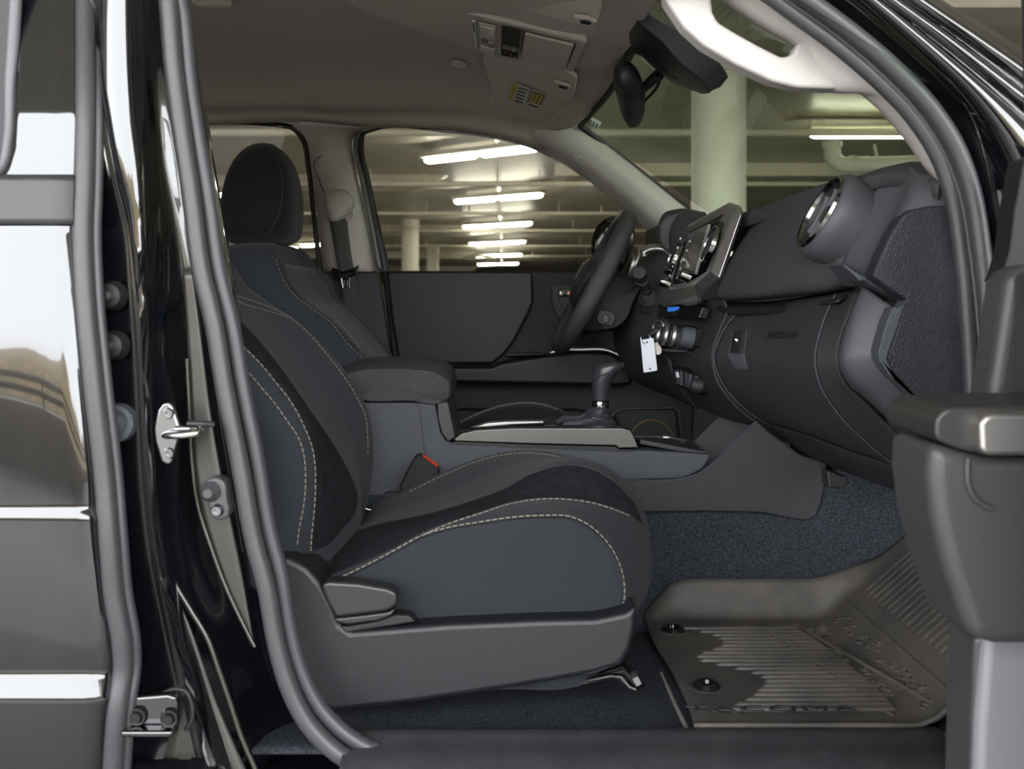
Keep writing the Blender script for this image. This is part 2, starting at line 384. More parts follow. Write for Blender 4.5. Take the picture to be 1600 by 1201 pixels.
# lamps
def lamp(xc, yc, L, rot, label, tubes=2):
    z = ZE + 2.8 + gz(yc); c, s = math.cos(rot), math.sin(rot)
    t = thing('ceiling_lamp', (xc, yc, z), label, 'ceiling lamp', 'fluorescent lamps of the garage')
    def R(V): return [(xc + x * c - y * s, yc + x * s + y * c, z + q) for x, y, q in V]
    V, Fc = boxv((0, 0, 0.05), L, 0.26, 0.08); mk('housing', R(V), Fc, M_fix, t, bevel=.02)
    hl = L / tubes
    for k in range(tubes):
        xm = -L / 2 + hl * (k + .5)
        V, Fc = tubev([(xm - hl / 2 + .06, 0, -.03), (xm - hl / 2 + .12, 0, -.03), (xm + hl / 2 - .12, 0, -.03), (xm + hl / 2 - .06, 0, -.03)], [.06, .10, .10, .06], 12, 0.6)
        mk('light_tube', R(V), Fc, M_tubeL, t)
    for e in (-1, 1):
        V, Fc = tubev([(e * L * .35, 0, .09), (e * L * .35, 0, .35)], .008, 5); mk('hanger', R(V), Fc, M_fix, t)
rows = [16.6, 22.6, 29, 35.6, 42.5, 49]
names = ['first and nearest', 'second', 'third', 'fourth', 'fifth', 'farthest']
for i, d in enumerate(rows):
    px0, px1 = [(667, 830), (695, 858), (713, 839), (725, 828), (736, 820), (740, 815)][i]
    xa, xb = (px0 - CX) * d / F, (px1 - CX) * d / F
    Lx = 2.5; rot = math.radians(-38) if i < 3 else math.radians(-38)
    lamp((xa + xb) / 2, d + CY0, 2.6 if i else 2.5, rot, 'fluorescent ceiling lamp, %s of the row seen through the driver window' % names[i])
lamp((345 - CX) * 22 / F, 22 + CY0, 2.6, math.radians(-38), 'fluorescent ceiling lamp left of the driver headrest')
lamp((468 - CX) * 37 / F, 37 + CY0, 2.6, math.radians(-38), 'fluorescent ceiling lamp low between the driver headrest and the belt pillar')
lamp((1350 - CX) * 14.8 / F, 14.8 + CY0, 1.7, 0, 'bright fluorescent ceiling lamp seen through the windshield', 1)
# ================================================================ outside, behind the photographer (seen mirrored in the paint)
V, Fc = boxv((0, -7.1, .25), 52, .25, 1.3); tag(mk('wall_front', V, Fc, M_conc, smooth=False), kind='structure')
T = []
for z in (1.08, 1.25): T.append(tubev([(-24, -7.1, z), (24, -7.1, z)], .05, 8))
for k in range(-6, 7): T.append(tubev([(k * 3.0, -7.1, .4), (k * 3.0, -7.1, 1.25)], .04, 8))
A, B = join(T); tag(mk('guard_rail', A, B, mat('rail_steel', (.05, .06, .08), rough=.5)), 'dark steel guard rail mirrored in the rear door', 'railing')
V, Fc = boxv((0, -80, -3.3), 500, 146, .2); tag(mk('ground', V, Fc, M_ground, smooth=False), kind='structure')
R = []
for i in range(8):
    r = []
    for j in range(60):
        x = -260 + j * 9; a = i / 7
        h = (10 + 4.5 * math.sin(x * .021 + 1) + 2.2 * math.sin(x * .063) + random.uniform(-.4, .4)) * math.sin(a * math.pi / 2) ** 1.3
        r.append(Vector((x, -85 - 65 * a, -3.2 + h)))
    R.append(r)
V, Fc = gridmesh(R); tag(mk('hills', V, Fc, M_hill), 'dry brown hills mirrored in the rear door', kind='structure')
# ================================================================ seats
def L(pts, Y):
    return [P(a, b, Y) for a, b in pts]
def backrest(parent, B, A, bd, far, zlev, Yn, Yf, back, mats, pref=''):
    """B, A, bd, far: world polylines of the near seams, the insert boundary and the far edge; back = thickness"""
    R = []
    for z in zlev:
        pb, pa, pd, pf = [interp(l, z) for l in (B, A, bd, far)]
        Yb = Yn
        th = back(z)
        row = [Vector((pb.x - th, Yn + .03, z)), Vector((pb.x - th * .55, Yn - .002, z)), Vector((pb.x - .03, Yn - .006, z)), Vector((pb.x, pb.y, z)), Vector((pa.x, pa.y, z)),
               Vector(((pa.x * .5 + pd.x * .5) + .004, (pa.y + pd.y) / 2, z)), Vector((pd.x, pd.y, z)), Vector(((pd.x + pf.x) / 2 - .006, (pd.y + pf.y) / 2, z)),
               Vector((pf.x, pf.y, z)), Vector((pf.x - .05, Yf, z)), Vector((pf.x - th, Yf - .03, z)), Vector((pb.x - th - .01, (Yn + Yf) / 2, z))]
        R.append(row)
    return R
# ---------- passenger seat
root = thing('car_seat', (-.05, .39, ZE - .60), 'near black cloth front seat with pale stitching, side lever and plastic side cover', 'car seat')
B = [P(*q, .150) for q in ((320, 480), (340, 515), (362, 546), (382, 572), (407, 602), (432, 632), (455, 665), (464, 676), (474, 709), (478, 743), (475, 790), (468, 827), (464, 862), (462, 885))]
A = [P(*q, .172) for q in ((318, 455), (340, 492), (357, 520), (382, 542), (407, 567), (430, 595), (450, 620), (468, 650), (480, 674), (489, 702), (493, 734), (493, 771), (490, 812), (486, 843), (483, 885))]
D = [P(*q, .33) for q in ((325, 440), (345, 470), (375, 500), (420, 550), (460, 605), (484, 640), (506, 671), (530, 709), (549, 746), (560, 781), (560, 830))]
Fr = [P(*q, .60) for q in ((330, 383), (350, 395), (372, 432), (388, 456), (417, 472), (450, 492), (480, 517), (515, 551), (541, 585), (562, 620), (574, 645), (578, 680), (578, 715), (572, 760), (562, 800))]
zs = [ZE + v for v in (-.42, -.40, -.37, -.33, -.29, -.25, -.21, -.17, -.13, -.09, -.05, -.01, .03, .06, .09)]
R = backrest(root, B, A, D, Fr, zs, .150, .63, lambda z: .10 - .02 * (z - ZE), None)
top = []
for k, (dz, sh) in enumerate(((.105, .9), (.115, .6))):
    c = sum(R[-1], Vector()) / 12; top.append([Vector((c.x + (p.x - c.x) * sh - .01 * k, c.y + (p.y - c.y) * sh, ZE + dz)) for p in R[14]])
bot = [[Vector((p.x, p.y + (.39 - p.y) * .12, ZE - .435)) for p in R[0]]]
RR = bot + R + top
back_o = loft('backrest', RR, M_fabric, root, nu=60, nv=72, angle=80)
def faces_by_v(o, nu, nv, ranges, mats):
    """material slots by column ranges (as fractions of the loop)"""
    for m in mats: o.data.materials.append(m)
    return o
# corduroy band laid into the bolster front and smooth centre: thin panels following the same surface
def band(name, cols, m, parent, lift=.0012, zl=None, nu=40, nv=8):
    rows = []
    for z in (zl or zs):
        rows.append([interp(c, z) + Vector((lift, -lift * .3, 0)) for c in cols])
    return grid(name, rows, m, parent, nu=nu, nv=nv, solid=.0008, soff=0)
pa = [(357, 522), (382, 544), (407, 569), (430, 597), (450, 622), (464, 645), (478, 674), (488, 702), (492, 734), (492, 771), (489, 812), (486, 840), (485, 862)]
pb = [(341, 512), (362, 548), (382, 574), (407, 604), (432, 634), (450, 660), (464, 680), (474, 709), (477, 743), (474, 790), (467, 827), (464, 852)]
pd_ = [(378, 503), (420, 550), (460, 605), (484, 640), (506, 671), (530, 709), (549, 746), (559, 781), (555, 800), (535, 826), (515, 850)]
spatch('corduroy_insert', back_o, pa, pd_, M_cord, root, nu=60, nv=14)
spatch('corduroy_insert', back_o, [(350, 462), (352, 478), (356, 500)], [(366, 466), (374, 484), (378, 500)], M_cord, root, nu=10, nv=6)
sstitch(back_o, pa, M_thread, root, dash=.0062, r=.0009)
sstitch(back_o, pb, M_thread, root, dash=.0062, r=.0009)
sstitch(back_o, [(452, 495), (480, 519), (512, 556), (538, 590), (560, 626), (570, 648), (574, 682), (574, 712)], M_thread, root, dash=.005, r=.0007)
sstitch(back_o, [(352, 455), (372, 463), (400, 472), (430, 484), (452, 495)], M_thread, root, dash=.005, r=.0007)
sstitch(back_o, [(360, 467), (390, 478), (425, 488), (452, 497)], M_thread, root, dash=.005, r=.0007)
# headrest of this seat (behind the pillar from here)
def headrest(parent, cx, cy, cz, s=1.0, m=M_fabdark):
    secs = []
    for t, wx, wy in ((-1, .30, .45), (-.97, .68, .75), (-.86, .92, .92), (-.5, 1.0, 1), (-.1, .97, 1.0), (.3, .86, .97), (.6, .70, .9), (.82, .50, .74), (.95, .30, .5), (1, .10, .2)):
        z = cz + t * .122 * s; x = cx + .006 * t
        hx, hy = .088 * wx, .128 * wy
        secs.append([Vector((x + hx * a, cy + hy * b, z - (a > .5) * .0)) for a, b in ((-.9, -.75), (-.2, -1), (.45, -.98), (.85, -.72), (1, 0), (.85, .72), (.45, .98), (-.2, 1), (-.9, .75), (-1, 0))])
    h = loft('headrest', secs, m, parent, nu=30, nv=48, angle=80)
    for dy in (-.055, .055):
        tube('headrest_post', [(cx + .005, cy + dy, cz - .20), (cx + .005, cy + dy, cz - .10)], .0065, M_chrome, parent)
        lathe('post_collar', (cx + .005, cy + dy, cz - .168), (1, 0, 0), (0, 1, 0), [(.0, .012), (.014, .012), (.016, 0), (.016, -.02)], M_plastic, parent)
    return h
headrest(root, -.60, .39, ZE + .28)
# ---------- cushion: closed sections at rising depth
Yc = .38
def sec(Y, top, front, dz=0, bottom=.56):
    pts = [P(a, b, Y) for a, b in top] + [P(a, b, Y) for a, b in front]
    xe = pts[-1].x
    pts += [Vector((xe - .05, Y, ZE - bottom)), Vector((0, Y, ZE - bottom - .01)), Vector((-.2, Y, ZE - bottom)), Vector((-.33, Y, ZE - bottom + .02)), Vector((-.34, Y, ZE - .47)), Vector((pts[0].x - .03, Y, pts[0].z + .0))]
    return pts
s0 = sec(.150, [(512, 908), (560, 889), (620, 860), (700, 826), (780, 812), (860, 806), (905, 816), (940, 840)], [(962, 872), (972, 905), (974, 940), (968, 965)])
s0i = [p.lerp(Vector((-.03, .150, ZE - .47)), .10) + Vector((0, -.004, 0)) for p in s0]
s1 = sec(.178, [(508, 899), (556, 874), (618, 843), (700, 811), (782, 795), (866, 795), (916, 806), (956, 832)], [(984, 868), (993, 905), (993, 940), (985, 962)])
s2 = sec(.235, [(516, 872), (565, 850), (640, 820), (722, 796), (800, 782), (876, 778), (935, 786), (975, 806)], [(1008, 850), (1014, 890), (1012, 925), (998, 950)])
s3 = sec(.33, [(520, 850), (558, 827), (630, 812), (700, 792), (760, 773), (831, 740), (912, 721), (968, 745)], [(1003, 790), (1015, 835), (1012, 885), (995, 930)])
s4 = sec(.45, [(540, 830), (580, 810), (640, 790), (700, 768), (760, 744), (820, 722), (890, 715), (945, 735)], [(985, 775), (996, 815), (992, 860), (975, 900)])
s5 = sec(.57, [(560, 812), (591, 789), (627, 770), (688, 742), (768, 711), (820, 703), (874, 709), (920, 726)], [(960, 756), (972, 795), (965, 835), (950, 870)])
s6 = sec(.615, [(560, 800), (592, 785), (632, 766), (690, 740), (768, 713), (820, 706), (868, 713), (905, 730)], [(935, 760), (945, 795), (940, 830), (925, 860)])
s7 = [p.lerp(Vector((-.03, .63, ZE - .44)), .14) + Vector((0, .015, 0)) for p in s6]
cush = loft('seat_cushion', [s0i, s0, s1, s2, s3, s4, s5, s6, s7], M_fabric, root, nu=56, nv=96, angle=80)
# corduroy band on the cushion between second seam and the crease
s1p = [(507, 906), (526, 903), (570, 884), (616, 860), (661, 836), (700, 824), (752, 815), (800, 808), (850, 805), (894, 808), (922, 822), (945, 843), (964, 873), (974, 905), (975, 935), (970, 960)]
s2p = [(661, 836), (700, 819), (752, 802), (795, 788), (836, 781), (880, 780), (930, 787), (985, 806)]
crp = [(522, 862), (558, 829), (600, 817), (660, 805), (735, 783), (793, 761), (831, 740), (905, 727), (950, 745), (990, 785)]
low_ = [(512, 900), (560, 881), (616, 855), (655, 834), (700, 816), (752, 799), (795, 785), (836, 778), (880, 778), (930, 785), (985, 804), (1005, 820)]
spatch('corduroy_insert', cush, crp, low_, M_cord, root, nu=70, nv=14)
sstitch(cush, s1p, M_thread, root, dash=.0062, r=.0010, n=110)
sstitch(cush, s2p, M_thread, root, dash=.0062, r=.0009)
sstitch(cush, [(640, 768), (690, 744), (766, 715), (818, 708), (869, 713), (905, 724)], M_thread, root, dash=.005, r=.0007)
def sline(name, pts, r, m, lift=.0):
    q = [snap(cush, x, y, lift) for x, y in px_line(pts, 60)]; q = [p for p in q if p is not None]; return tube(name, q, r, m, root, seg=6)
sline('seam_crease', crp[1:], .0013, M_dark)
sline('seam_piping', [(x + .5, y + 3.5) for x, y in s1p[:-2]], .0012, M_fabdark)
sline('seam_crease', [(658, 806), (660, 822), (662, 838)], .0010, M_dark)
sline('seam_crease', [(793, 762), (797, 776), (798, 790)], .0010, M_dark)
# ---------- side cover, lever, base
M_lever = mat('lever_plastic', (0.017, 0.017, 0.018), rough=0.34, spec=.5)
cov = [(425, 869), (452, 871), (480, 886), (503, 912), (518, 940), (532, 975), (548, 986), (575, 984), (700, 974), (840, 968), (930, 966), (975, 957), (996, 945), (994, 985), (985, 1018), (968, 1042), (930, 1053), (860, 1066), (760, 1082), (640, 1100), (520, 1113), (498, 1103), (470, 1060), (445, 985), (428, 910)]
o = prism('side_cover', cov, .112, .20, M_cover, root, bevel=.022, bseg=5, curve=0)
prism('seat_base', [(560, 960), (975, 955), (985, 1000), (965, 1035), (600, 1090), (540, 1090)], .20, .60, M_cover, root, bevel=.02)
prism('recliner_cover', [(425, 869), (470, 850), (510, 905), (520, 960), (470, 980), (430, 950)], .16, .24, M_cover, root, bevel=.02)
lev = prism('recline_lever', [(501, 914), (512, 908), (560, 911), (606, 919), (619, 925), (622, 936), (618, 948), (604, 955), (560, 961), (524, 965), (510, 940)], .092, .125, M_lever, root, bevel=.011, bseg=5)
prism('lever_foot', [(520, 966), (560, 962), (606, 956), (618, 950), (612, 962), (590, 970), (545, 976), (530, 974)], .098, .13, M_lever, root, bevel=.003)
prism('lever_recess', [(530, 978), (545, 978), (590, 970), (618, 960), (640, 962), (650, 972), (560, 986), (540, 990)], .112, .14, M_dark, root, bevel=.003)
# seat rail foot
V = join([tubev([P(918, 1062, .13), P(955, 1055, .125), P(972, 1056, .12), P(986, 1072, .11), P(996, 1076, .105)], .006, 8, 0.5), tubev([P(946, 1050, .16), P(975, 1040, .16), P(1003, 1072, .13)], .008, 8, .5), tubev([P(990, 1062, .115), P(998, 1058, .115)], .012, 6)])
mk('seat_rail', V[0], V[1], M_steel, root)
prism('rail_channel', [(900, 1062), (975, 1046), (1003, 1068), (990, 1078), (960, 1060), (905, 1072)], .15, .18, M_dark, root, bevel=.002)
# buckle
bk = prism('buckle', [(625, 769), (625, 757), (646, 716), (652, 711), (658, 712), (684, 730), (686, 738), (680, 770)], .585, .62, M_doorb, root, bevel=.004)
prism('release_button', [(651, 712), (659, 712), (683, 728), (685, 735), (680, 736), (652, 718)], .588, .616, M_red, bk, bevel=.002)
tube('hinge_wire', [P(566, 790, .55), P(572, 795, .55), P(580, 797, .55)], .003, M_steel, root)

# ---------- driver seat
root = thing('car_seat', (-.1, 1.17, ZE - .60), 'far black cloth driver seat with tall rounded headrest, behind the center console', 'car seat')
nz = [ZE + v for v in (-.40, -.30, -.20, -.13, -.08, -.04, 0, .03, .055, .078)]
Dn = [P(*q, .95) for q in ((418, 388), (429, 405), (440, 435), (460, 463), (487, 483), (512, 502), (540, 535), (575, 570), (600, 600), (615, 640), (610, 690))]
Bn = [p + Vector((-.012, 0, -.004)) for p in Dn]
Dm = [p + Vector((.004, .14, 0)) for p in Dn]
Df = [P(*q, 1.38) for q in ((478, 400), (500, 425), (518, 447), (526, 470), (545, 482), (565, 500), (583, 520), (605, 548), (621, 572), (640, 610), (640, 650))]
R = backrest(root, Bn, Dn, Dm, Df, nz, .945, 1.42, lambda z: .12 - .05 * (z - ZE), None)
base = R[-1]; c = sum(base, Vector()) / 12
tops = []
for dz, sh, sy in ((.10, .93, .94), (.118, .80, .80), (.128, .55, .58), (.131, .25, .25)):
    tops.append([Vector((c.x - .01 + (p.x - c.x) * sh, c.y + (p.y - c.y) * sy, ZE + dz)) for p in base])
loft('backrest', R + tops, M_fabric, root, nu=50, nv=64, angle=80)
bolster = []
for z in nz[1:]:
    a = interp(Dn, z); b = interp(Df, z); bolster.append([a + Vector((.003, 0, 0)), a.lerp(b, .25) + Vector((.007, 0, 0)), a.lerp(b, .5) + Vector((.004, 0, 0)), a.lerp(b, .8) + Vector((.006, 0, 0)), b + Vector((.003, -.004, 0))])
grid('front_shade', bolster, M_fabdark, root, nu=30, nv=14, solid=.0008, soff=0)  # dark sheet paints the shade on the backrest front, turned from the light
stitch('stitching', Dn[1:8], M_thread, root, dash=.006, r=.0007, lift=(.004, -.003, 0))
stitch('stitching', [P(a, b, 1.0) for a, b in ((518, 500), (540, 525), (560, 553), (578, 572))], M_thread, root, dash=.006, r=.0007, lift=(.014, -.005, 0))
stitch('stitching', [P(a, b, 1.3) for a, b in ((513, 480), (540, 492), (565, 501))], M_thread, root, dash=.006, r=.0006, lift=(.012, -.005, 0))
hr = headrest(root, -.592, 1.15, ZE + .253, 1.02)
q_ = [p for p in (snap(hr, x, y, .0002) for x, y in px_line([(428, 240), (438, 265), (441, 295), (438, 325), (428, 350), (416, 370)], 40)) if p is not None]
tube('headrest_seam', q_, .0013, M_dark, root, seg=6)
def rs(Y, off): return [P(a, b, Y) + Vector((0, 0, off)) for a, b in ((560, 690), (640, 690), (705, 668), (750, 646), (790, 634), (840, 632), (880, 645), (905, 668), (905, 720))] + [P(880, 760, Y), P(560, 760, Y)]
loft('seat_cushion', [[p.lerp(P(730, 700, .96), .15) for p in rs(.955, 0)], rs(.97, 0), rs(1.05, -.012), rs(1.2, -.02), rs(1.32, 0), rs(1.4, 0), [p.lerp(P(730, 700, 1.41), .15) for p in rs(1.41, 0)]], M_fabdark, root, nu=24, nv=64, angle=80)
stitch('stitching', [P(a, b, .965) for a, b in ((705, 668), (750, 646), (790, 633), (840, 631), (870, 640))], M_thread, root, dash=.005, r=.0007, lift=(0, -.006, .002))
prism('seat_base', [(580, 730), (880, 730), (870, 800), (600, 800)], .98, 1.38, M_plastic, root, bevel=.02)
# ================================================================ dashboard
dash = thing('dashboard', (.5, .7, ZE - .25), 'wide black dashboard with glove box, round vents and silver-framed center screen', 'dashboard')
rows = []
for Y, top in ((.11, [(1478, 300), (1468, 272)]), (.15, [(1440, 262)]), (.2, [(1400, 254)]), (.3, [(1315, 277)]), (.42, [(1262, 294)]), (.55, [(1210, 312)]), (.66, [(1166, 326)]), (.8, [(1120, 338)]), (1.0, [(1072, 352)]), (1.3, [(1040, 366)]), (1.42, [(1030, 376)])):
    p = P(*top[-1], Y)
    rows.append([p + Vector((-.004, 0, -.035)), p + Vector((0, 0, -.012)), p + Vector((.015, 0, -.001)), p + Vector((.06, 0, .0)), p + Vector((.18, 0, -.015)), p + Vector((.34, 0, -.06))])
grid('top_pad', rows, M_soft, dash, nu=50, nv=20, solid=.004)
# upper passenger pad
def R3(*a): return [P(x, y, Y) for x, y, Y in a]
rows = [R3((1172, 330, .68), (1170, 352, .68), (1148, 390, .66), (1128, 430, .65), (1118, 462, .66), (1128, 470, .69), (1150, 472, .74)),
        R3((1215, 313, .52), (1212, 335, .53), (1192, 385, .50), (1178, 425, .49), (1170, 462, .50), (1180, 468, .53), (1200, 468, .60)),
        R3((1262, 296, .40), (1258, 318, .41), (1240, 370, .375), (1232, 415, .365), (1236, 455, .37), (1246, 462, .40), (1260, 460, .48)),
        R3((1302, 285, .32), (1296, 310, .33), (1286, 365, .29), (1288, 405, .275), (1302, 446, .27), (1312, 453, .30), (1320, 452, .38)),
        R3((1330, 300, .26), (1326, 330, .27), (1312, 375, .25), (1318, 412, .235), (1342, 436, .23), (1344, 447, .25), (1340, 450, .3)),
        R3((1400, 262, .235), (1376, 300, .232), (1350, 345, .230), (1330, 395, .230), (1346, 436, .225), (1347, 446, .24), (1343, 450, .3))]
grid('upper_pad', rows, M_soft, dash, nu=40, nv=40, solid=.004)
prism('pad_end', [(1309, 413), (1318, 414), (1343, 433), (1346, 440), (1342, 447), (1332, 447), (1318, 436)], .224, .27, M_grainl, dash, bevel=.003)
# cove below the pad
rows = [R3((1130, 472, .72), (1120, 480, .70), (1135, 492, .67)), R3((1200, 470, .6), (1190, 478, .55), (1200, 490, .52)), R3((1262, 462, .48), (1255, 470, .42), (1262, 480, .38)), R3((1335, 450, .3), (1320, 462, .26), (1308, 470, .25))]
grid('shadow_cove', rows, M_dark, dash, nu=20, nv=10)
# glove box door
gb = [R3((1160, 482, .66), (1138, 505, .655), (1122, 535, .65), (1116, 556, .645), (1125, 590, .65), (1150, 625, .66), (1180, 650, .67), (1200, 662, .68)),
      R3((1205, 474, .54), (1192, 505, .53), (1180, 540, .52), (1176, 560, .515), (1186, 600, .52), (1210, 640, .53), (1240, 666, .54), (1262, 678, .55)),
      R3((1258, 466, .40), (1244, 505, .39), (1234, 540, .38), (1230, 562, .375), (1242, 608, .38), (1270, 655, .39), (1310, 690, .40), (1336, 706, .41)),
      R3((1306, 459, .30), (1290, 495, .285), (1279, 530, .275), (1274, 560, .27), (1282, 600, .275), (1310, 645, .285), (1360, 695, .30), (1400, 728, .31))]
door = grid('glove_box_door', gb, M_grain, dash, nu=40, nv=44, solid=.006)
tube('door_gap', [p + Vector((-.001, -.002, 0)) for p in gb[0]], .0016, M_grainl, dash, n=50, seg=6)
tube('door_gap', [p + Vector((-.001, -.002, 0)) for p in gb[-1]], .0018, M_grainl, dash, n=50, seg=6)
# latch of the glove box
la = spatch('latch', door, [(1144, 518), (1141, 540), (1137, 551), (1148, 575)], [(1168, 516), (1166, 538), (1164, 552), (1170, 576)], M_shoul, door, nu=20, nv=10, lift=.003)
spatch('latch_paddle', door, [(1148, 520), (1146, 536), (1143, 552)], [(1167, 518), (1165, 536), (1163, 553)], M_dark, la, nu=12, nv=8, lift=.007)
lathe('key_lock', snap(door, 1155, 533, .0075), (.47, 0, .88), (0, 1, 0), [(0, -.003), (.004, -.003), (.006, 0), (.006, .003)], M_chrome, la)
t0, t1, t2, t3 = snap(door, 1200, 524), snap(door, 1246, 523), snap(door, 1223, 516), snap(door, 1223, 534)
text('lettering', 'TACOMA', snap(door, 1223, 524, .004), .019, t1 - t0, t2 - t3, M_lever, door, ext=.001, sx=1.55, sp=1.1)
# lower knee panel under the glove box
rows = [R3((1198, 660, .68), (1215, 672, .67), (1250, 700, .66), (1290, 722, .66)), R3((1262, 678, .55), (1280, 695, .54), (1310, 722, .54), (1345, 742, .55)), R3((1336, 706, .41), (1350, 722, .40), (1372, 742, .41), (1400, 762, .42)), R3((1400, 726, .31), (1420, 742, .30), (1440, 765, .31), (1452, 780, .32))]
grid('knee_panel', rows, M_plastic, dash, nu=30, nv=20, solid=.005)
# dark column between glove box and side panel
rows = [R3((1306, 459, .296), (1290, 495, .281), (1279, 530, .271), (1274, 560, .266), (1282, 600, .271), (1310, 645, .281), (1360, 695, .296), (1410, 735, .306)),
        R3((1340, 452, .25), (1326, 490, .24), (1312, 530, .235), (1308, 562, .232), (1318, 596, .235), (1350, 630, .24), (1400, 680, .25), (1465, 745, .26))]
grid('column_trim', rows, M_plastic, dash, nu=12, nv=44, solid=.006)
# lighter side strip
rows = [R3((1346, 450, .225), (1330, 485, .215), (1314, 530, .208), (1309, 562, .205), (1320, 592, .208), (1355, 625, .212), (1405, 672, .22), (1470, 738, .23)),
        R3((1349, 448, .19), (1335, 485, .18), (1321, 530, .175), (1316, 560, .172), (1328, 588, .175), (1362, 618, .18), (1410, 662, .185), (1475, 725, .19)),
        R3((1392, 478, .145), (1390, 492, .143), (1378, 528, .142), (1372, 555, .14), (1378, 575, .142), (1395, 595, .143), (1430, 628, .145), (1490, 690, .15))]
grid('side_strip', rows, M_shoul, dash, nu=20, nv=44, solid=.005, angle=60)
# leather-grained end panel
e = [(1498, 319), (1450, 322), (1424, 327), (1408, 340), (1393, 364), (1375, 402), (1364, 432), (1398, 456), (1416, 468), (1408, 490), (1396, 528), (1385, 560), (1400, 592), (1470, 655), (1560, 740), (1600, 740), (1560, 560), (1530, 430)]
prism('end_panel', e, .112, .15, M_endp, dash, bevel=.004)
prism('panel_ridge', [(1417, 469), (1408, 480), (1395, 480), (1385, 505), (1373, 548), (1374, 562), (1388, 584), (1470, 664), (1480, 660), (1400, 592), (1386, 560), (1397, 528), (1409, 492)], .108, .14, M_grainl, dash, bevel=.003)
# shoulder beside the vent
sh = [R3((1316, 412, .235), (1322, 395, .232), (1342, 345, .232), (1366, 300, .235), (1395, 258, .24)), R3((1350, 434, .18), (1358, 410, .175), (1378, 358, .175), (1402, 312, .178), (1420, 258, .19)), R3((1366, 436, .13), (1374, 408, .128), (1393, 366, .128), (1412, 336, .128), (1428, 300, .135), (1440, 270, .15)), R3((1400, 458, .115), (1420, 400, .115), (1440, 340, .115), (1470, 322, .115), (1475, 300, .118), (1468, 276, .13)), R3((1420, 466, .12), (1460, 400, .12), (1500, 350, .12), (1499, 322, .12), (1492, 296, .12), (1480, 284, .13))]
grid('shoulder', sh, M_shoul, dash, nu=30, nv=30, solid=.004)
prism('shoulder_lip', [(1317, 411), (1349, 432), (1362, 428), (1418, 466), (1410, 472), (1348, 437), (1345, 440), (1318, 415)], .15, .22, M_grainl, dash, bevel=.002)
# round passenger vent
a = Vector((.47, 0, .88)).normalized(); b = Vector((0, 1, 0))
vc = P(1303, 342, .28) + Vector((-.012, 0, .006))
vent = lathe('vent_pod', vc, a, b, [(.064, -.010), (.068, -.009), (.072, -.003), (.074, .006), (.074, .016), (.070, .04), (.064, .075)], M_shoul, dash, seg=64)
V, Fc = ring(vc + b.cross(a) * -.012, a, b, [(.057, .004), (.059, -.002), (.063, -.003), (.064, .002)], 64); mk('vent_ring', V, Fc, M_dchrome, vent)
V, Fc = ring(vc, a, b, [(.0, .008), (.048, .008), (.056, .0), (.059, -.010)], 48); mk('vent_throat', V, Fc, M_dark, vent)
n_ = b.cross(a)
for k, off in enumerate((-.028, 0, .028)):
    pts = [vc + a * (.045 * math.cos(t)) * (1 - abs(off) * 8) + b * off + n_ * (-.001 + .004 * math.sin(t)) for t in [0, .6, 1.2, 1.9, 2.6, 3.14]]
    V, Fc = tubev(pts, .009, 10, .25, up=(0, 1, 0)); mk('vent_vane', V, Fc, M_shoul, vent)
V, Fc = ring(vc + n_ * .0, a, b, [(0, -.006), (.014, -.005), (.018, .0), (.018, .01)], 24); mk('vent_knob', V, Fc, M_plastic, vent)
# ---------------- silver center bezel
def fr(pts): return R3(*pts)
o_back = fr([(1128, 436, .64), (1162, 334, .64), (1158, 322, .66), (1140, 316, .74), (1062, 358, 1.0), (1058, 372, 1.0), (1030, 455, .98), (1028, 472, .96), (1040, 480, .90), (1092, 468, .72)])
o_mid = fr([(1124, 434, .615), (1158, 336, .62), (1152, 325, .63), (1137, 320, .72), (1064, 361, .97), (1062, 370, .97), (1036, 455, .95), (1030, 466, .93), (1042, 472, .88), (1089, 461, .70)])
i_mid = fr([(1110, 424, .635), (1141, 342, .64), (1138, 338, .65), (1130, 334, .72), (1072, 365, .95), (1070, 372, .95), (1046, 446, .93), (1044, 450, .92), (1050, 452, .89), (1084, 446, .70)])
i_back = fr([(1104, 424, .69), (1132, 350, .69), (1130, 347, .70), (1124, 346, .76), (1078, 370, .96), (1076, 376, .96), (1054, 440, .95), (1053, 443, .95), (1058, 444, .92), (1082, 438, .76)])
secs = [o_back, o_mid, i_mid, i_back]
bez = mk('center_bezel', *gridmesh([list(s) for s in secs], True), M_silver, dash, bevel=.002, angle=25)
face = fr([(1106, 428, .70), (1136, 346, .70), (1124, 340, .77), (1074, 368, .98), (1050, 446, .97), (1082, 442, .77)])
slab('fascia', face, (.02, 0, -.006), M_gloss, dash)
scr = fr([(1091, 430, .745), (1112, 352, .745), (1082, 366, .885), (1060, 438, .885)])
scr = [p + Vector((-.007, 0, .003)) for p in scr]
slab('touchscreen', scr, (.006, 0, -.002), M_screen, dash, bevel=.001)
fn = b.cross(a)
for (cx_, cy_, Y, nm) in ((1115, 383, .69, 'a'), (1056, 406, .955, 'b')):
    c = P(cx_, cy_, Y) + Vector((-.008, 0, .002)); aa = (.36, 0, .93)
    v = lathe('round_vent', c, aa, b, [(.034, .006), (.035, .0), (.036, -.004), (.039, -.004), (.040, .004)], M_dchrome, dash, seg=48)
    V, Fc = ring(c, aa, b, [(0, .004), (.030, .003), (.035, -.001)], 32); mk('vent_throat', V, Fc, M_dark, v)
    for off in (-.018, .0, .018):
        V, Fc = tubev([c + Vector((.36, 0, .93)) * t + b * off for t in (-.028, 0, .028)], .003, 6); mk('vent_vane', V, Fc, M_plastic, v)
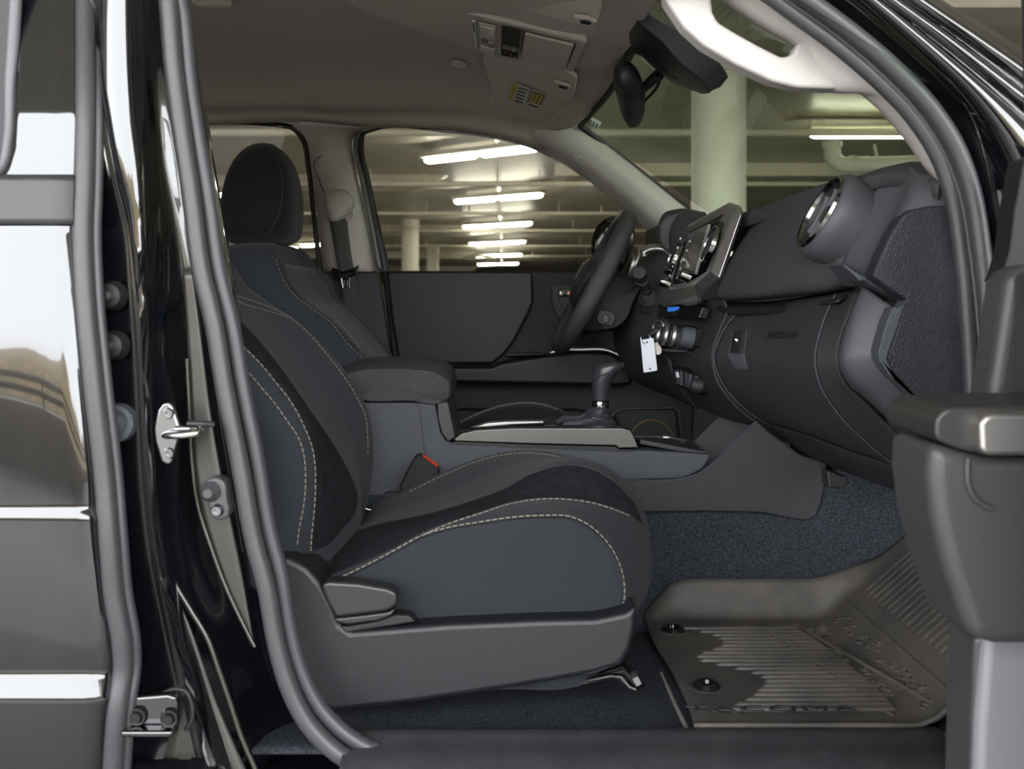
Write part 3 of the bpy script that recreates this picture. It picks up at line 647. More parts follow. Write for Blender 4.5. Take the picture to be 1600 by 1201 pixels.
for (cx_, cy_, Y, r) in ((1047, 441, .93, .0115), (1079, 430, .745, .0125)):
    c = P(cx_, cy_, Y) + Vector((-.012, 0, 0)); lathe('radio_knob', c, (.36, 0, .93), b, [(0, -.012), (r * .8, -.012), (r, -.009), (r * 1.05, .0), (r * 1.1, .012)], M_dchrome, dash, seg=24)
T = []
for k in range(5):
    p = P(1074 - k * 4.0, 374 + k * 14.5, .905) + Vector((-.016, 0, .002)); T.append(boxv(p, .003, .005, .004))
V, Fc = join(T); mk('screen_keys', V, Fc, M_dchrome, dash)
# lower lip of the bezel
rows = [R3((1033, 474, .955), (1036, 484, .955), (1060, 486, .95)), R3((1060, 470, .85), (1065, 480, .85), (1080, 481, .85)), R3((1088, 460, .72), (1094, 470, .72), (1100, 472, .74))]
grid('bezel_lip', rows, M_silver, dash, nu=12, nv=8, solid=.002)
# ---------------- center stack below the bezel
rows = [R3((1128, 462, .67), (1136, 485, .665), (1126, 510, .66), (1113, 550, .655), (1118, 590, .655), (1146, 632, .665), (1190, 668, .68)),
        R3((1092, 470, .80), (1098, 495, .80), (1092, 520, .80), (1085, 552, .80), (1092, 585, .80), (1108, 622, .81), (1135, 655, .83)),
        R3((1036, 474, .96), (1040, 500, .96), (1038, 520, .955), (1040, 548, .95), (1052, 570, .95), (1066, 605, .955), (1088, 635, .97))]
grid('center_stack', rows, M_grain, dash, nu=24, nv=36, solid=.004)
def qslab(name, pts, m, parent, lift=.006, t=.01, bevel=.001):
    pts = [p + Vector((-lift - .012, 0, .002)) for p in R3(*pts)]
    return slab(name, pts, (t, 0, -.002), m, parent, bevel=bevel)
rad = qslab('clock_panel', [(1045, 476, .955), (1100, 476, .79), (1116, 482, .74), (1110, 498, .74), (1060, 500, .94), (1043, 496, .955)], M_gloss, dash, .012, .016)
qslab('clock_frame', [(1062, 479, .91), (1084, 477, .845), (1085, 495, .845), (1064, 497, .91)], M_silver, rad, .016, .004)
qslab('clock_display', [(1064, 481, .905), (1083, 480, .85), (1083, 493, .85), (1065, 495, .905)], M_blue, rad, .0185, .003)
qslab('status_lamp', [(1094, 480, .81), (1099, 480, .80), (1099, 483, .80), (1094, 483, .81)], M_label, rad, .014, .003)
# climate dials: three drums
for k, (cx_, cy_, Y) in enumerate(((1051, 525, .925), (1064, 526, .875), (1077, 527, .825))):
    c = P(cx_, cy_, Y) + Vector((-.030, 0, .002)); aa = (.2, 0, .98)
    dl = lathe('climate_dial', c, aa, b, [(0, -.014), (.017, -.014), (.020, -.010), (.021, .006), (.024, .008), (.026, .02)], M_plastic, dash, seg=28)
    V, Fc = ring(c, aa, b, [(.0205, -.009), (.0225, -.006), (.0225, -.003), (.0205, -.002)], 28); mk('dial_ring', V, Fc, M_silver, dl)
qslab('climate_housing', [(1040, 508, .955), (1092, 510, .80), (1104, 516, .765), (1098, 541, .77), (1086, 548, .80), (1043, 546, .95)], M_gloss, dash, .006, .012)
c = P(1092, 528, .785) + Vector((-.026, 0, .002)); lathe('climate_knob', c, (.2, 0, .98), b, [(0, -.012), (.018, -.012), (.022, -.006), (.023, .014)], M_grainl, dash, seg=28)
qslab('housing_sill', [(1044, 545, .95), (1086, 548, .80), (1094, 552, .79), (1042, 550, .95)], M_grainl, dash, .016, .016)
sw = qslab('switch_panel', [(1063, 571, .94), (1088, 576, .855), (1104, 585, .81), (1113, 598, .785), (1112, 612, .785), (1104, 618, .80), (1072, 606, .92), (1066, 598, .94)], M_gloss, dash, .007, .012)
for k, (x, Y) in enumerate(((1070, .925), (1077, .90), (1084, .875), (1091, .85), (1100, .815))):
    qslab('rocker_switch', [(x, 577 + k * 2.4, Y), (x + 5, 578 + k * 2.4, Y - .017), (x + 6, 601 + k * 2.4, Y - .017), (x + 1, 599 + k * 2.4, Y)], M_grainl if k % 2 else M_plastic, sw, .014, .008)
c = P(1106, 602, .80) + Vector((-.024, 0, 0)); lathe('rotary_switch', c, (.2, 0, .98), b, [(0, -.012), (.012, -.012), (.015, -.008), (.016, .01)], M_plastic, sw, seg=24)
qslab('power_socket', [(1076, 582, .90), (1079, 582, .89), (1080, 590, .89), (1077, 590, .90)], M_white, sw, .018, .004)
# ---------------- instrument hood and driver side
hood = [R3((1102, 345, .90), (1104, 338, .90), (1103, 334, .92), (1103, 334, 1.05)),
        R3((1052, 393, .97), (1056, 360, .97), (1064, 332, 1.0), (1090, 330, 1.1)),
        R3((1040, 389, 1.05), (1036, 352, 1.06), (1044, 333, 1.08), (1085, 330, 1.15)),
        R3((1033, 378, 1.25), (1029, 354, 1.25), (1036, 338, 1.26), (1080, 334, 1.3)),
        R3((1036, 385, 1.36), (1034, 360, 1.36), (1040, 345, 1.36), (1080, 342, 1.4))]
grid('instrument_hood', hood, M_soft, dash, nu=24, nv=20, solid=.004)
prism('hood_side', [(1030, 352), (1040, 338), (1065, 331), (1104, 335), (1098, 352), (1064, 366), (1060, 378), (1050, 394), (1037, 388), (1031, 374)], 1.0, 1.03, M_soft, dash, bevel=.006)
prism('instrument_cluster', [(1040, 345), (1095, 345), (1080, 380), (1050, 392), (1038, 380)], 1.03, 1.36, M_dark, dash, bevel=.004)
tr = [R3((1001, 398, 1.03), (1000, 391, 1.03), (1010, 383, 1.03), (1030, 381, 1.03), (1056, 396, 1.0)), R3((1004, 402, 1.02), (1003, 397, 1.02), (1014, 390, 1.02), (1032, 388, 1.02), (1052, 408, .99))]
grid('trim_arch', tr, M_silver, dash, nu=8, nv=30, solid=.012)
# body behind wheel
rows = [R3((1056, 402, .99), (1045, 440, .985), (1034, 470, .975), (1040, 510, .965), (1045, 560, .96), (1068, 610, .965), (1090, 640, .98)),
        R3((1030, 392, 1.05), (1015, 425, 1.05), (1003, 465, 1.05), (1000, 500, 1.05), (1000, 545, 1.05), (1020, 590, 1.06), (1050, 620, 1.08)),
        R3((1008, 396, 1.2), (996, 425, 1.2), (980, 460, 1.2), (968, 500, 1.2), (975, 545, 1.2), (990, 590, 1.2), (1020, 610, 1.2)),
        R3((1000, 396, 1.42), (985, 425, 1.42), (968, 460, 1.42), (958, 500, 1.42), (962, 545, 1.42), (975, 580, 1.42), (1000, 600, 1.42))]
grid('driver_side_panel', rows, M_grain, dash, nu=30, nv=30, solid=.005)
v = lathe('round_vent', P(992, 412, 1.38), (.3, 0, .95), b, [(.036, .01), (.040, -.004), (.046, -.004), (.05, .012)], M_silver, dash, seg=40)
# ---------------- column, stalk, ignition
colm = thing('steering_column', (.25, 1.17, ZE - .05), 'black steering column cover with stalk and tilt lever behind the wheel', 'steering column')
co = [(948, 420), (985, 432), (1004, 440), (992, 470), (980, 500), (965, 514), (940, 520), (900, 515), (905, 470), (925, 430)]
co_w = [P(a_, b_, 1.06) for a_, b_ in co]
cc = P(955, 475, 1.17)
secs = []
for Y, s in ((1.05, .86), (1.06, .95), (1.09, 1.0), (1.24, 1.0), (1.28, .95), (1.30, .8)):
    secs.append([Vector((cc.x + (p.x - cc.x) * s, Y, cc.z + (p.z - cc.z) * s)) for p in co_w])
loft('column_cover', secs, M_doorb, colm, nu=20, nv=48, angle=60)
prism('tilt_lever_recess', [(934, 488), (940, 483), (955, 486), (963, 492), (962, 502), (955, 511), (938, 507), (932, 500)], 1.044, 1.06, M_dark, colm, bevel=.003)
prism('tilt_lever', [(941, 492), (948, 490), (953, 496), (950, 505), (942, 504)], 1.03, 1.05, M_grainl, colm, bevel=.003)
st = tube('stalk', [P(1014, 462, 1.02), P(1008, 448, .99), P(1001, 432, .95), P(999, 426, .93)], [.012, .013, .014, .0145], M_plastic, colm, n=12, seg=20)
V, Fc = join([tubev([P(1018, 476, 1.03), P(1015, 464, 1.01)], [.030, .026], 24), tubev([P(1015, 466, 1.012), P(1013, 460, 1.0)], [.026, .016], 24)]); mk('stalk_collar', V, Fc, M_sealdark, colm)
T = [tubev([P(1004, 440, .968), P(1003, 437, .96)], .0155, 20), tubev([P(1010, 452, 1.0), P(1009, 449, .993)], .0145, 20)]
V, Fc = join(T); mk('stalk_grip', V, Fc, M_sealdark, colm)
n2 = (-.75, -.62, .1); aa = Vector((0, 0, 1)); bb = Vector((.62, -.75, 0)).normalized()
ig = P(1033, 512, .93)
lathe('ignition_cylinder', ig, aa, bb, [(0, .012), (.010, .012), (.013, .006), (.0165, .006), (.020, .002), (.024, -.004), (.025, -.03)], M_plastic, colm, seg=36)
lathe('ignition_ring', ig, aa, bb, [(.0145, .009), (.016, .011), (.0175, .009)], M_silver, colm, seg=36)
# ---------------- key with tag
key = thing('key_tag', P(1016, 555, .93), 'blank white rectangular key tag hanging from the ignition key', 'key tag')
prism('tag_plate', [(1001, 532), (1003, 531), (1020, 527.5), (1021.5, 529), (1027, 577), (1026, 579), (1007, 582), (1005.5, 581)], .89, .8925, M_white, key, bevel=.0006)
for (x, y) in ((1010.7, 534.5), (1015.5, 576)):
    lathe('tag_hole', P(x, y, .8893), (1, 0, 0), (0, 0, 1), [(0, 0), (.0022, 0)], M_dark, key, seg=16)
lathe('split_ring', P(1009, 529, .893), (1, .3, 0), (0, .2, 1), [(.0115, -.0006), (.0125, 0), (.0115, .0006), (.0105, 0), (.0115, -.0006)], M_steel, key, seg=32)
V, Fc = tubev([P(1031, 512, .92), P(1024, 515, .905), P(1015, 523, .90)], [.006, .008, .007], 12, .6); mk('key', V, Fc, M_sealdark, key)
fob = prism('key_fob', [(1022, 536), (1027, 534), (1034, 543), (1034, 551), (1029, 555), (1025, 553)], .90, .905, mat('cream_plastic', (.55, .52, .46), rough=.4), key, bevel=.0015)
# ---------------- steering wheel
sw_c = P(927, 440, 1.17); ax_a = (P(983, 333, 1.17) - P(872, 548, 1.17)).normalized()
wh = thing('steering_wheel', sw_c, 'black leather steering wheel with center pad and silver emblem', 'steering wheel')
ax_b = Vector((0, 1, 0)); rad_ = .183; wn = ax_a.cross(ax_b)          # wn points to the driver side (-x)
if wn.x > 0: wn = -wn
def wp(t, r=rad_, h=0): return sw_c + (ax_a * math.cos(t) + ax_b * math.sin(t)) * r + wn * h
segs = 96; R = []
for i in range(segs):
    t = 2 * math.pi * i / segs; c = wp(t); ro = (ax_a * math.cos(t) + ax_b * math.sin(t)); k = 1.0 + .12 * abs(math.sin(t)) ** 6
    R.append([c + ro * math.cos(u) * .0165 * k + wn * math.sin(u) * .021 * k for u in [2 * math.pi * j / 20 for j in range(20)]])
R.append(R[0]); V, Fc = gridmesh(R, True); mk('rim', V, Fc, M_leather, wh)
for sgn in (-1, 1):
    pts = [wp(sgn * math.pi / 2 + sgn * .12, .175), wp(sgn * math.pi / 2 + sgn * .15, .12, -.005), wp(sgn * math.pi / 2 + sgn * .1, .06, -.01)]
    tube('spoke', pts, [.016, .022, .03], M_plastic, wh, n=12, flat=.5, up=tuple(wn))
    pts = [wp(math.pi + sgn * .35, .176), wp(math.pi + sgn * .45, .12, -.004), wp(math.pi + sgn * .6, .06, -.01)]
    tube('spoke', pts, [.012, .014, .02], M_silver, wh, n=12, flat=.5, up=tuple(wn))
secs = []
for h, s in ((-.05, .55), (-.04, .85), (0, 1), (.02, .97), (.032, .85), (.040, .5), (.042, .1)):
    secs.append([sw_c + ax_a * (x * s) + ax_b * (y * s) + wn * h for x, y in ((.05, -.055), (.062, 0), (.05, .055), (.01, .085), (-.04, .075), (-.075, .03), (-.075, -.03), (-.04, -.075), (.01, -.085))])
loft('hub', secs, M_plastic, wh, nu=18, nv=40, angle=50)
ec = sw_c + wn * .043 + ax_a * .005
V1 = ring(ec, ax_a, ax_b, [(.021, 0), (.0235, .002), (.026, 0)], 32) if ax_a.cross(ax_b).dot(wn) < 0 else ring(ec, ax_b, ax_a, [(.021, 0), (.0235, .002), (.026, 0)], 32)
V2 = ring(ec + ax_a * .003, ax_b, ax_a, [(.008, 0), (.010, .002), (.012, 0)], 24)
V, Fc = join([V1, V2]); 
for _ in range(1): mk('emblem', V, Fc, M_chrome, wh)
for s_ in (-1, 1):
    T = [boxv((0, 0, 0), .004, .012, .02)]
    V, Fc = join(T); c0 = wp(s_ * 1.55, .11, .012); mk('thumb_switch', [Vector(v) + c0 for v in V], Fc, M_silver, wh)
# ================================================================ center console
con = thing('center_console', (.1, .78, ZE - .6), 'grey grained center console with armrest, silver shifter surround and front cup tray', 'console')
lidp = [(520, 592), (545, 580), (600, 574), (655, 576), (684, 581), (700, 592), (705, 606), (703, 622), (697, 628), (640, 627), (560, 626), (525, 618)]
lw = [P(a_, b_, .672) for a_, b_ in lidp]; lc = sum(lw, Vector()) / len(lw); secs = []
for Y, s, u in ((.668, .93, 0), (.672, .985, 0), (.69, 1, .008), (.78, 1, .012), (.87, 1, .008), (.895, .985, 0), (.90, .93, 0)):
    secs.append([Vector((lc.x + (p.x - lc.x) * s, Y, lc.z + (p.z - lc.z) * s + (u if p.z > lc.z else 0))) for p in lw])
loft('armrest_lid', secs, M_grain, con, nu=24, nv=64, angle=50)
prism('console_body', [(540, 629), (655, 629), (680, 632), (683, 648), (688, 675), (696, 688), (710, 693), (990, 703), (1085, 708), (1112, 710), (1098, 733), (1070, 747), (900, 760), (560, 800), (530, 800)], .672, .90, M_grainl, con, bevel=.004)
prism('rear_panel_seam', [(653, 629), (655, 629), (666, 714), (664, 714)], .6712, .68, M_dark, con, bevel=0)
prism('bin_front', [(682, 628), (700, 628), (703, 640), (712, 684), (700, 690), (690, 678), (684, 655)], .671, .895, M_sealdark, con, bevel=.003)
lw_ = [(600, 770), (780, 755), (900, 750), (1070, 748), (1095, 739), (1120, 720), (1150, 690), (1183, 658), (1210, 681), (1252, 711), (1292, 722), (1291, 740), (1284, 785), (1276, 806), (1262, 814), (1240, 811), (1190, 801), (1100, 799), (960, 801), (600, 830)]
prism('side_skirt', lw_, .646, .662, M_grain, con, bevel=.0035)
far = [p for p in lw_]
pts = [P(a_, b_, .655) + Vector((0, .25, 0)) for a_, b_ in lw_]
slab('side_skirt', pts, (0, .012, 0), M_grain, con)
tube('skirt_edge', [P(a_, b_, .645) for a_, b_ in ((960, 747), (1068, 747), (1094, 738), (1119, 719), (1149, 689), (1182, 658))], .0016, M_grainl, con, n=40, seg=6)
# silver surround
prism('shifter_surround', [(708, 686), (722, 676), (745, 671), (800, 668), (972, 668), (986, 672), (992, 682), (999, 700), (966, 701), (962, 697), (830, 694), (712, 690)], .675, .702, M_silver2, con, bevel=.003)
rail = [(735, 668), (762, 660), (790, 658), (852, 657), (855, 662), (800, 664), (760, 668)]
prism('shifter_surround', rail, .87, .893, M_silver, con, bevel=.003)
prism('surround_edge', [(710, 690), (830, 695), (962, 698), (966, 702), (990, 703), (990, 706), (700, 694)], .669, .68, M_dark, con, bevel=0)
slab('tray_plate', [P(715, 686, .70), P(990, 674, .70), P(958, 663, .87), P(735, 672, .87)], (0, 0, -.006), M_sealdark, con)
slab('indicator_plate', [P(850, 666, .74), P(872, 666, .74), P(868, 656, .84), P(848, 656, .84)], (0, 0, .004), M_gloss, con)
# boot + knob
def sec_h(cx_, cy_, Y, rx, ry, tilt=0):
    c = P(cx_, cy_, Y); return [c + Vector((rx * math.cos(t), ry * math.sin(t), tilt * math.cos(t) * rx)) for t in [2 * math.pi * j / 16 for j in range(16)]]
bt = loft('shifter_boot', [sec_h(918, 664, .785, .065, .06), sec_h(922, 660, .785, .058, .05), sec_h(928, 653, .785, .040, .035), sec_h(932, 645, .785, .027, .026), sec_h(936, 637, .785, .021, .021), sec_h(938, 633, .785, .015, .016)], M_lsmooth, con, nu=24, nv=40, angle=70)
V = join([tubev([P(868, 660, .76), P(880, 655, .77), P(905, 655, .775), P(925, 646, .78)], [.005, .009, .010, .008], 10), tubev([P(880, 662, .75), P(905, 660, .75), P(935, 656, .75), P(950, 650, .76)], [.006, .009, .010, .006], 10), tubev([P(925, 652, .745), P(940, 655, .745), P(952, 663, .75)], [.006, .007, .005], 10)])
mk('boot_fold', V[0], V[1], M_lsmooth, bt)
kn = thing('gear_shifter', P(938, 632, .785), 'black leather shift knob with chrome ring on the center console', 'gear shifter')
secs = [sec_h(938, 625, .785, .0165, .017), sec_h(938, 618, .785, .0175, .018), sec_h(938.5, 605, .785, .0195, .020), sec_h(941, 595, .785, .023, .022, .2), sec_h(946, 586, .785, .029, .024, .35), sec_h(950, 577, .785, .033, .025, .3), sec_h(951, 570, .785, .030, .023, .15), sec_h(951, 566, .785, .020, .016, .05), sec_h(951, 565, .785, .004, .004)]
loft('knob', secs, M_lsmooth, kn, nu=40, nv=40, angle=70)
tube('knob_seam', [P(927, 590, .762), P(936, 587, .7605), P(950, 583, .7600), P(966, 577, .766), P(976, 573, .775)], .0012, M_dark, kn, n=24, seg=6)
V, Fc = ring(P(938, 632, .785), (1, 0, 0), (0, 1, 0), [(.012, -.006), (.019, -.005), (.0195, 0), (.0185, .007), (.012, .009)], 36); mk('chrome_ring', V, Fc, M_chrome, kn)
tube('shaft', [P(936, 645, .785), P(938, 630, .785)], .012, M_sealdark, kn)
# front cup tray + back wall
slab('cup_tray', [P(1000, 686, .69), P(1108, 706, .69), P(1062, 684, .88), P(985, 682, .88)], (0, 0, -.01), M_sealdark, con)
prism('tray_wall', [(985, 680), (1050, 682), (1062, 686), (1100, 703), (1085, 704), (985, 702)], .865, .885, M_grainl, con, bevel=.003)
V, Fc = ring(P(1043, 692, .80), (1, 0, 0), (0, 1, 0), [(.034, .0), (.038, .006), (.042, 0)], 32); mk('cup_ring', V, Fc, M_grainl, con)
tube('cup_tab', [P(1036, 684, .862), P(1044, 684, .86), P(1050, 690, .858)], .006, M_silver, con, n=10)

# ================================================================ carpet and floor
carp = []
zf = ZE - .622
zc_ = zf - .004
for Y, bump_ in ((.06, 0), (.12, 0), (.25, 0), (.40, 0), (.50, .0), (.585, .0), (.615, .05), (.648, .13), (.664, .20), (.669, .235)):
    r = []
    for x in (-.75, -.5, -.25, 0, .2, .4, .55, .65, .78, .9, 1.0):
        up = max(0, x - .60) * .88
        if .1 < Y < .6: up = max(0, up - .014)
        r.append(Vector((x, Y, zc_ + max(bump_, 0) + up - (.012 if x > .3 and .1 < Y < .6 else 0))))
    carp.append(r)
tag(grid('carpet', carp, M_carpet, nu=40, nv=60, solid=.006), 'dark blue-grey cabin carpet under the near seat and up the tunnel', 'carpet')
cf = [[Vector((x, Y, zf + max(0, x - .56) * .85)) for x in (-.75, -.3, .2, .56, .8, 1.0)] for Y in (.92, 1.1, 1.3, 1.48)]
tag(grid('driver_carpet', cf, M_carpet, nu=10, nv=30, solid=.006), 'dark carpet of the driver footwell beyond the console', 'carpet')
# firewall pad
fw = [[Vector((x, Y, z)) for x, z in ((1.0, ZE - .2), (1.02, ZE - .35), (1.0, ZE - .22))] for Y in (.05, .7, 1.5)]
V, Fc = boxv((1.12, .78, ZE - .32), .04, 1.56, .74); 
tag(mk('firewall', V, Fc, M_dark, bevel=.01), 'black firewall panel behind the dashboard', 'panel')
# under dash connector
t = thing('wire_connector', P(1310, 745, .5), 'small black wire connector hanging under the glove box', 'connector')
prism('connector_body', [(1292, 735), (1325, 745), (1328, 757), (1320, 764), (1295, 762)], .52, .56, M_sealdark, t, bevel=.004)
tube('wire', [P(1300, 728, .52), P(1306, 738, .515), P(1312, 742, .52), P(1326, 748, .52), P(1327, 758, .52), P(1318, 765, .52)], .0018, M_steel, t, n=24, seg=6)
# ================================================================ floor mat
fm = thing('floor_mat', (.5, .33, zf), 'dirty dark rubber floor mat with ribs and raised edges', 'floor mat')
mz = .014
def mpt(x, Y, h=0):
    up = 0
    if x > .60: up = (x - .60) * .88
    return Vector((x, Y, zf + mz + up + h + (.003 if h else 0)))
# outline in plan: near edge, far edge with raised lip
rows = []
ys = [.094, .108, .135, .30, .45, .545, .562, .592, .600]
for k, Y in enumerate(ys):
    lip = {0: .001, 1: .0, 7: .050, 8: .066}.get(k, 0)
    xl = .258 + .012 * math.sin(Y * 9) + (Y - .1) * .04
    r = []
    for i in range(26):
        t_ = i / 25; x = xl + (.93 - xl) * t_
        if k >= 7: lipx = lip * min(1, max(0, (x - xl) / .06))
        else: lipx = lip
        if Y > .5 and x > .6: lipx *= max(0, 1 - (x - .6) / .12)
        r.append(mpt(x, Y, lipx))
    rows.append(r)
grid('mat_sheet', rows, M_mat, fm, nu=60, lin_v=True, solid=.006, angle=60)
nr = 21
T = []
for k in range(nr):
    u = k / (nr - 1); Y = .505 - u * .355
    # ends traced from the plan of the pad
    XS = [1052,1085,1105,1115,1120,1118,1105,1088,1080,1085,1110,1140,1165,1180,1185,1182,1175,1168,1155,1140,1130]; XE = [1250,1258,1266,1274,1282,1290,1298,1306,1314,1322,1330,1338,1346,1354,1362,1370,1378,1386,1392,1398,1403]
    xe = (XE[k] - CX) * (Y - CY0) / F; xs = (XS[k] - CX) * (Y - CY0) / F # .325 + .03 * math.sin(u * 3.1) - (.02 if k in (0,) else 0) + (0.045 if 2 <= k <= 6 else 0) + (.03 if 13 <= k <= 18 else 0) - (.05 if k >= 19 else 0)
    T = [mpt(xs, Y, -.003), mpt(xs + .015, Y, .003), mpt((xs + xe) / 2, Y, .003), mpt(xe - .008, Y, .003), mpt(xe, Y, -.001)]
    V, Fc = tubev(T, [.002, .0045, .0045, .0045, .002], 8)
    mk('rib', V, Fc, M_mat, fm)
sr = []
for k in range(20):
    Y = .53 - k * .021; V, Fc = tubev([mpt(.655, Y, .0), mpt(.67, Y, .003), mpt(.78, Y, .003), mpt(.88, Y, .003)], [.001, .0034, .0034, .002], 6); mk('slope_rib', V, Fc, M_mat, fm)
V, Fc = join([tubev([mpt(.64, .54, .004), mpt(.64, .12, .004)], .0035, 6), tubev([mpt(.465, .52, .002), mpt(.56, .13, .002)], .0035, 6), tubev([mpt(.54, .52, .002), mpt(.62, .13, .002)], .003, 6)])
mk('mat_ridge', V, Fc, M_mat, fm)
T = []
for k in range(260):
    x = random.uniform(.47, .63); Y = random.uniform(.13, .52)
    if x < .475 + (.52 - Y) * .33: continue
    T.append(ring(mpt(x, Y, .004), (1, 0, 0), (0, 1, 0), [(.005, -.001), (.007, .001), (.009, -.001)], 10))
V, Fc = join(T); o = mk('pebble_pattern', V, Fc, M_mat, fm); o['kind'] = 'stuff'
for (x, y, Y) in ((1052, 990, .50), (1104, 1078, .24)):
    c = P(x, y, Y); c.z = zf + mz + .004
    g_ = lathe('mat_clip', c, (1, 0, 0), (0, 1, 0), [(.0, .002), (.009, .002), (.011, .007), (.016, .008), (.021, .004), (.023, -.002)], M_gloss, fm, seg=36)
    V, Fc = ring(c, (1, 0, 0), (0, 1, 0), [(.024, .002), (.029, .003), (.042, -.004)], 36); mk('clip_dish', V, Fc, M_mat, fm)
text('lettering', 'TACOMA', mpt(.385, .128, .013), .028, (1, 0, 0), (0, 1, 0), M_sealdark, fm, ext=.0012, sx=1.9, sp=1.15)
V, Fc = join([tubev([P(1033, 1050, .20), P(1055, 1100, .14), P(1075, 1142, .11)], [.002, .003, .004], 8)])
mk('mat_edge', V, Fc, M_mat, fm)

# ================================================================ headliner
def hz(x, Y):
    base = .566 - .40 * max(0, Y - .95) ** 2 - .30 * max(0, .6 - Y) ** 2
    u = max(0, x + .07)
    return ZE + base - .05 * (1 - math.exp(-40 * u * u))
win = [(150, 194), (250, 196), (300, 196), (480, 192), (567, 199), (640, 200), (700, 203), (772, 213), (825, 227), (846, 233)]
fe = [P(a_, b_, 1.45) for a_, b_ in win]
xs_far = [p.x for p in fe]
def x_front(Y): return interp([Vector((.248, 0, .05)), Vector((.252, 0, .47)), Vector((.261, 0, .65)), Vector((.265, 0, .88)), Vector((.249, 0, 1.15)), Vector((.205, 0, 1.38)), Vector((.14, 0, 1.45))], Y).x
rows = [fe]
for Y in (1.42, 1.34, 1.2, 1.0, .78, .5, .3, .15, .06):
    xf = x_front(Y); x0 = -1.15
    r = []
    for i in range(10):
        t_ = i / 9; x = x0 + (xf - x0) * (1 - (1 - t_) ** 1.1)
        if Y > 1.3:
            f = (Y - 1.3) / .15; x = x * (1 - f) + fe[i].x * f; z = hz(x, Y) * (1 - f) + (fe[i].z + .03) * f
        else: z = hz(x, Y)
        r.append(Vector((x, Y, z)))
    rows.append(r)
hl = grid('headliner', rows, M_head, nu=50, nv=50, solid=.01, soff=1); tag(hl, 'dim grey cloth headliner spanning the cabin roof', 'headliner')
# rear cloth behind: back wall of the cab
t = thing('dome_lamp', (-.56, .6, ZE + .55), 'edge of the dome lamp at the top left of the headliner', 'lamp')
prism('lamp_base', [(296, -12), (362, -12), (362, 4), (356, 9), (308, 8), (298, 2)], .58, .60, M_trimd, t, bevel=.004)
prism('lamp_lens', [(302, -10), (356, -10), (353, 5), (312, 5)], .576, .58, M_lens, t, bevel=.002)
t = thing('headliner_clip', P(716, 98, 1.05), 'small grey oval clip on the headliner left of the sun visor', 'clip')
o = slab('clip_cap', cr([P(708, 93, 1.02), P(724, 97, 1.02), P(726, 105, 1.05), P(709, 102, 1.05)], 16, True), (0, 0, -.004), M_trimd, t)
# overhead console
oc = thing('overhead_console', (.04, .78, ZE + .53), 'beige overhead console with map lamp, small display and sunglass bin', 'overhead console')
cor = [P(727, 20, .655), P(918, 62, .655), P(918, 68, .66), P(896, 113, .90), P(815, 97, .90), P(776, 94, .90), P(733, 75, .90), P(731, 68, .89)]
slab('housing', cor, (0, 0, .04), M_trimd, oc, bevel=.006)
rows = []
yf = [Vector((-.30, .60, 0)), Vector((-.243, .70, 0)), Vector((-.17, .80, 0)), Vector((-.08, .935, 0)), Vector((.06, .94, 0)), Vector((.20, .93, 0)), Vector((.235, .86, 0)), Vector((.255, .72, 0))]
for i in range(24):
    x = -.30 + .555 * i / 23; Ye = interp(yf, x, 0).y
    rows.append([Vector((x, Y, hz(x, Y) + h)) for Y, h in ((.22, -.006), (.35, -.007), (.5, -.007), (Ye - .05, -.008), (Ye - .01, -.008), (Ye, -.003), (Ye + .004, .004))])
grid('front_module', rows, M_trimd, oc, nu=40, nv=30, solid=.002, soff=1)
def onoc(u, v, h=.003):   # u along the length, v across
    a0 = P(733, 24, .662); a1 = P(910, 66, .662); b0 = P(739, 74, .895); b1 = P(892, 108, .895)
    return a0.lerp(a1, u).lerp(b0.lerp(b1, u), v) + Vector((-.0005, 0, -h))
def oq(name, u0, v0, u1, v1, m, parent, h=.003, t=.004): return slab(name, [onoc(u0, v0, h), onoc(u1, v0, h), onoc(u1, v1, h), onoc(u0, v1, h)], (0, 0, t), m, parent, bevel=.0015)
oq('airbag_indicator', .02, .08, .055, .9, M_label, oc, .005)
oq('indicator_text', .028, .12, .045, .4, M_ink, oc, .006)
ml = oq('map_lamp', .08, .06, .24, .95, M_trimd, oc, .007)
oq('lamp_lens', .09, .1, .23, .35, M_lens, ml, .010)
oq('lamp_switch', .165, .5, .215, .66, M_trim, ml, .014, .006)
for k in range(3): oq('switch_dot', .10 + k * .022, .5, .108 + k * .022, .62, M_dark, ml, .0095)
oq('lamp_lens', .09, .75, .23, .93, M_lens, ml, .010)
dp = oq('display_window', .29, .02, .46, .95, M_dark, oc, .007)
oq('display_strip', .30, .55, .45, .68, M_gloss, dp, .009)
for k, (u, v) in enumerate(((.33, .75), (.38, .80), (.42, .86), (.35, .60), (.40, .62))): oq('display_mark', u, v, u + .012, v + .05, M_rink if k < 2 else M_label, dp, .010, .002)
oq('sunglass_bin', .50, .04, .93, .93, M_trimd, oc, .009, .006)
oq('bin_gap', .478, .02, .486, .96, M_dark, oc, .004); oq('bin_gap', .945, .1, .952, .9, M_dark, oc, .004)
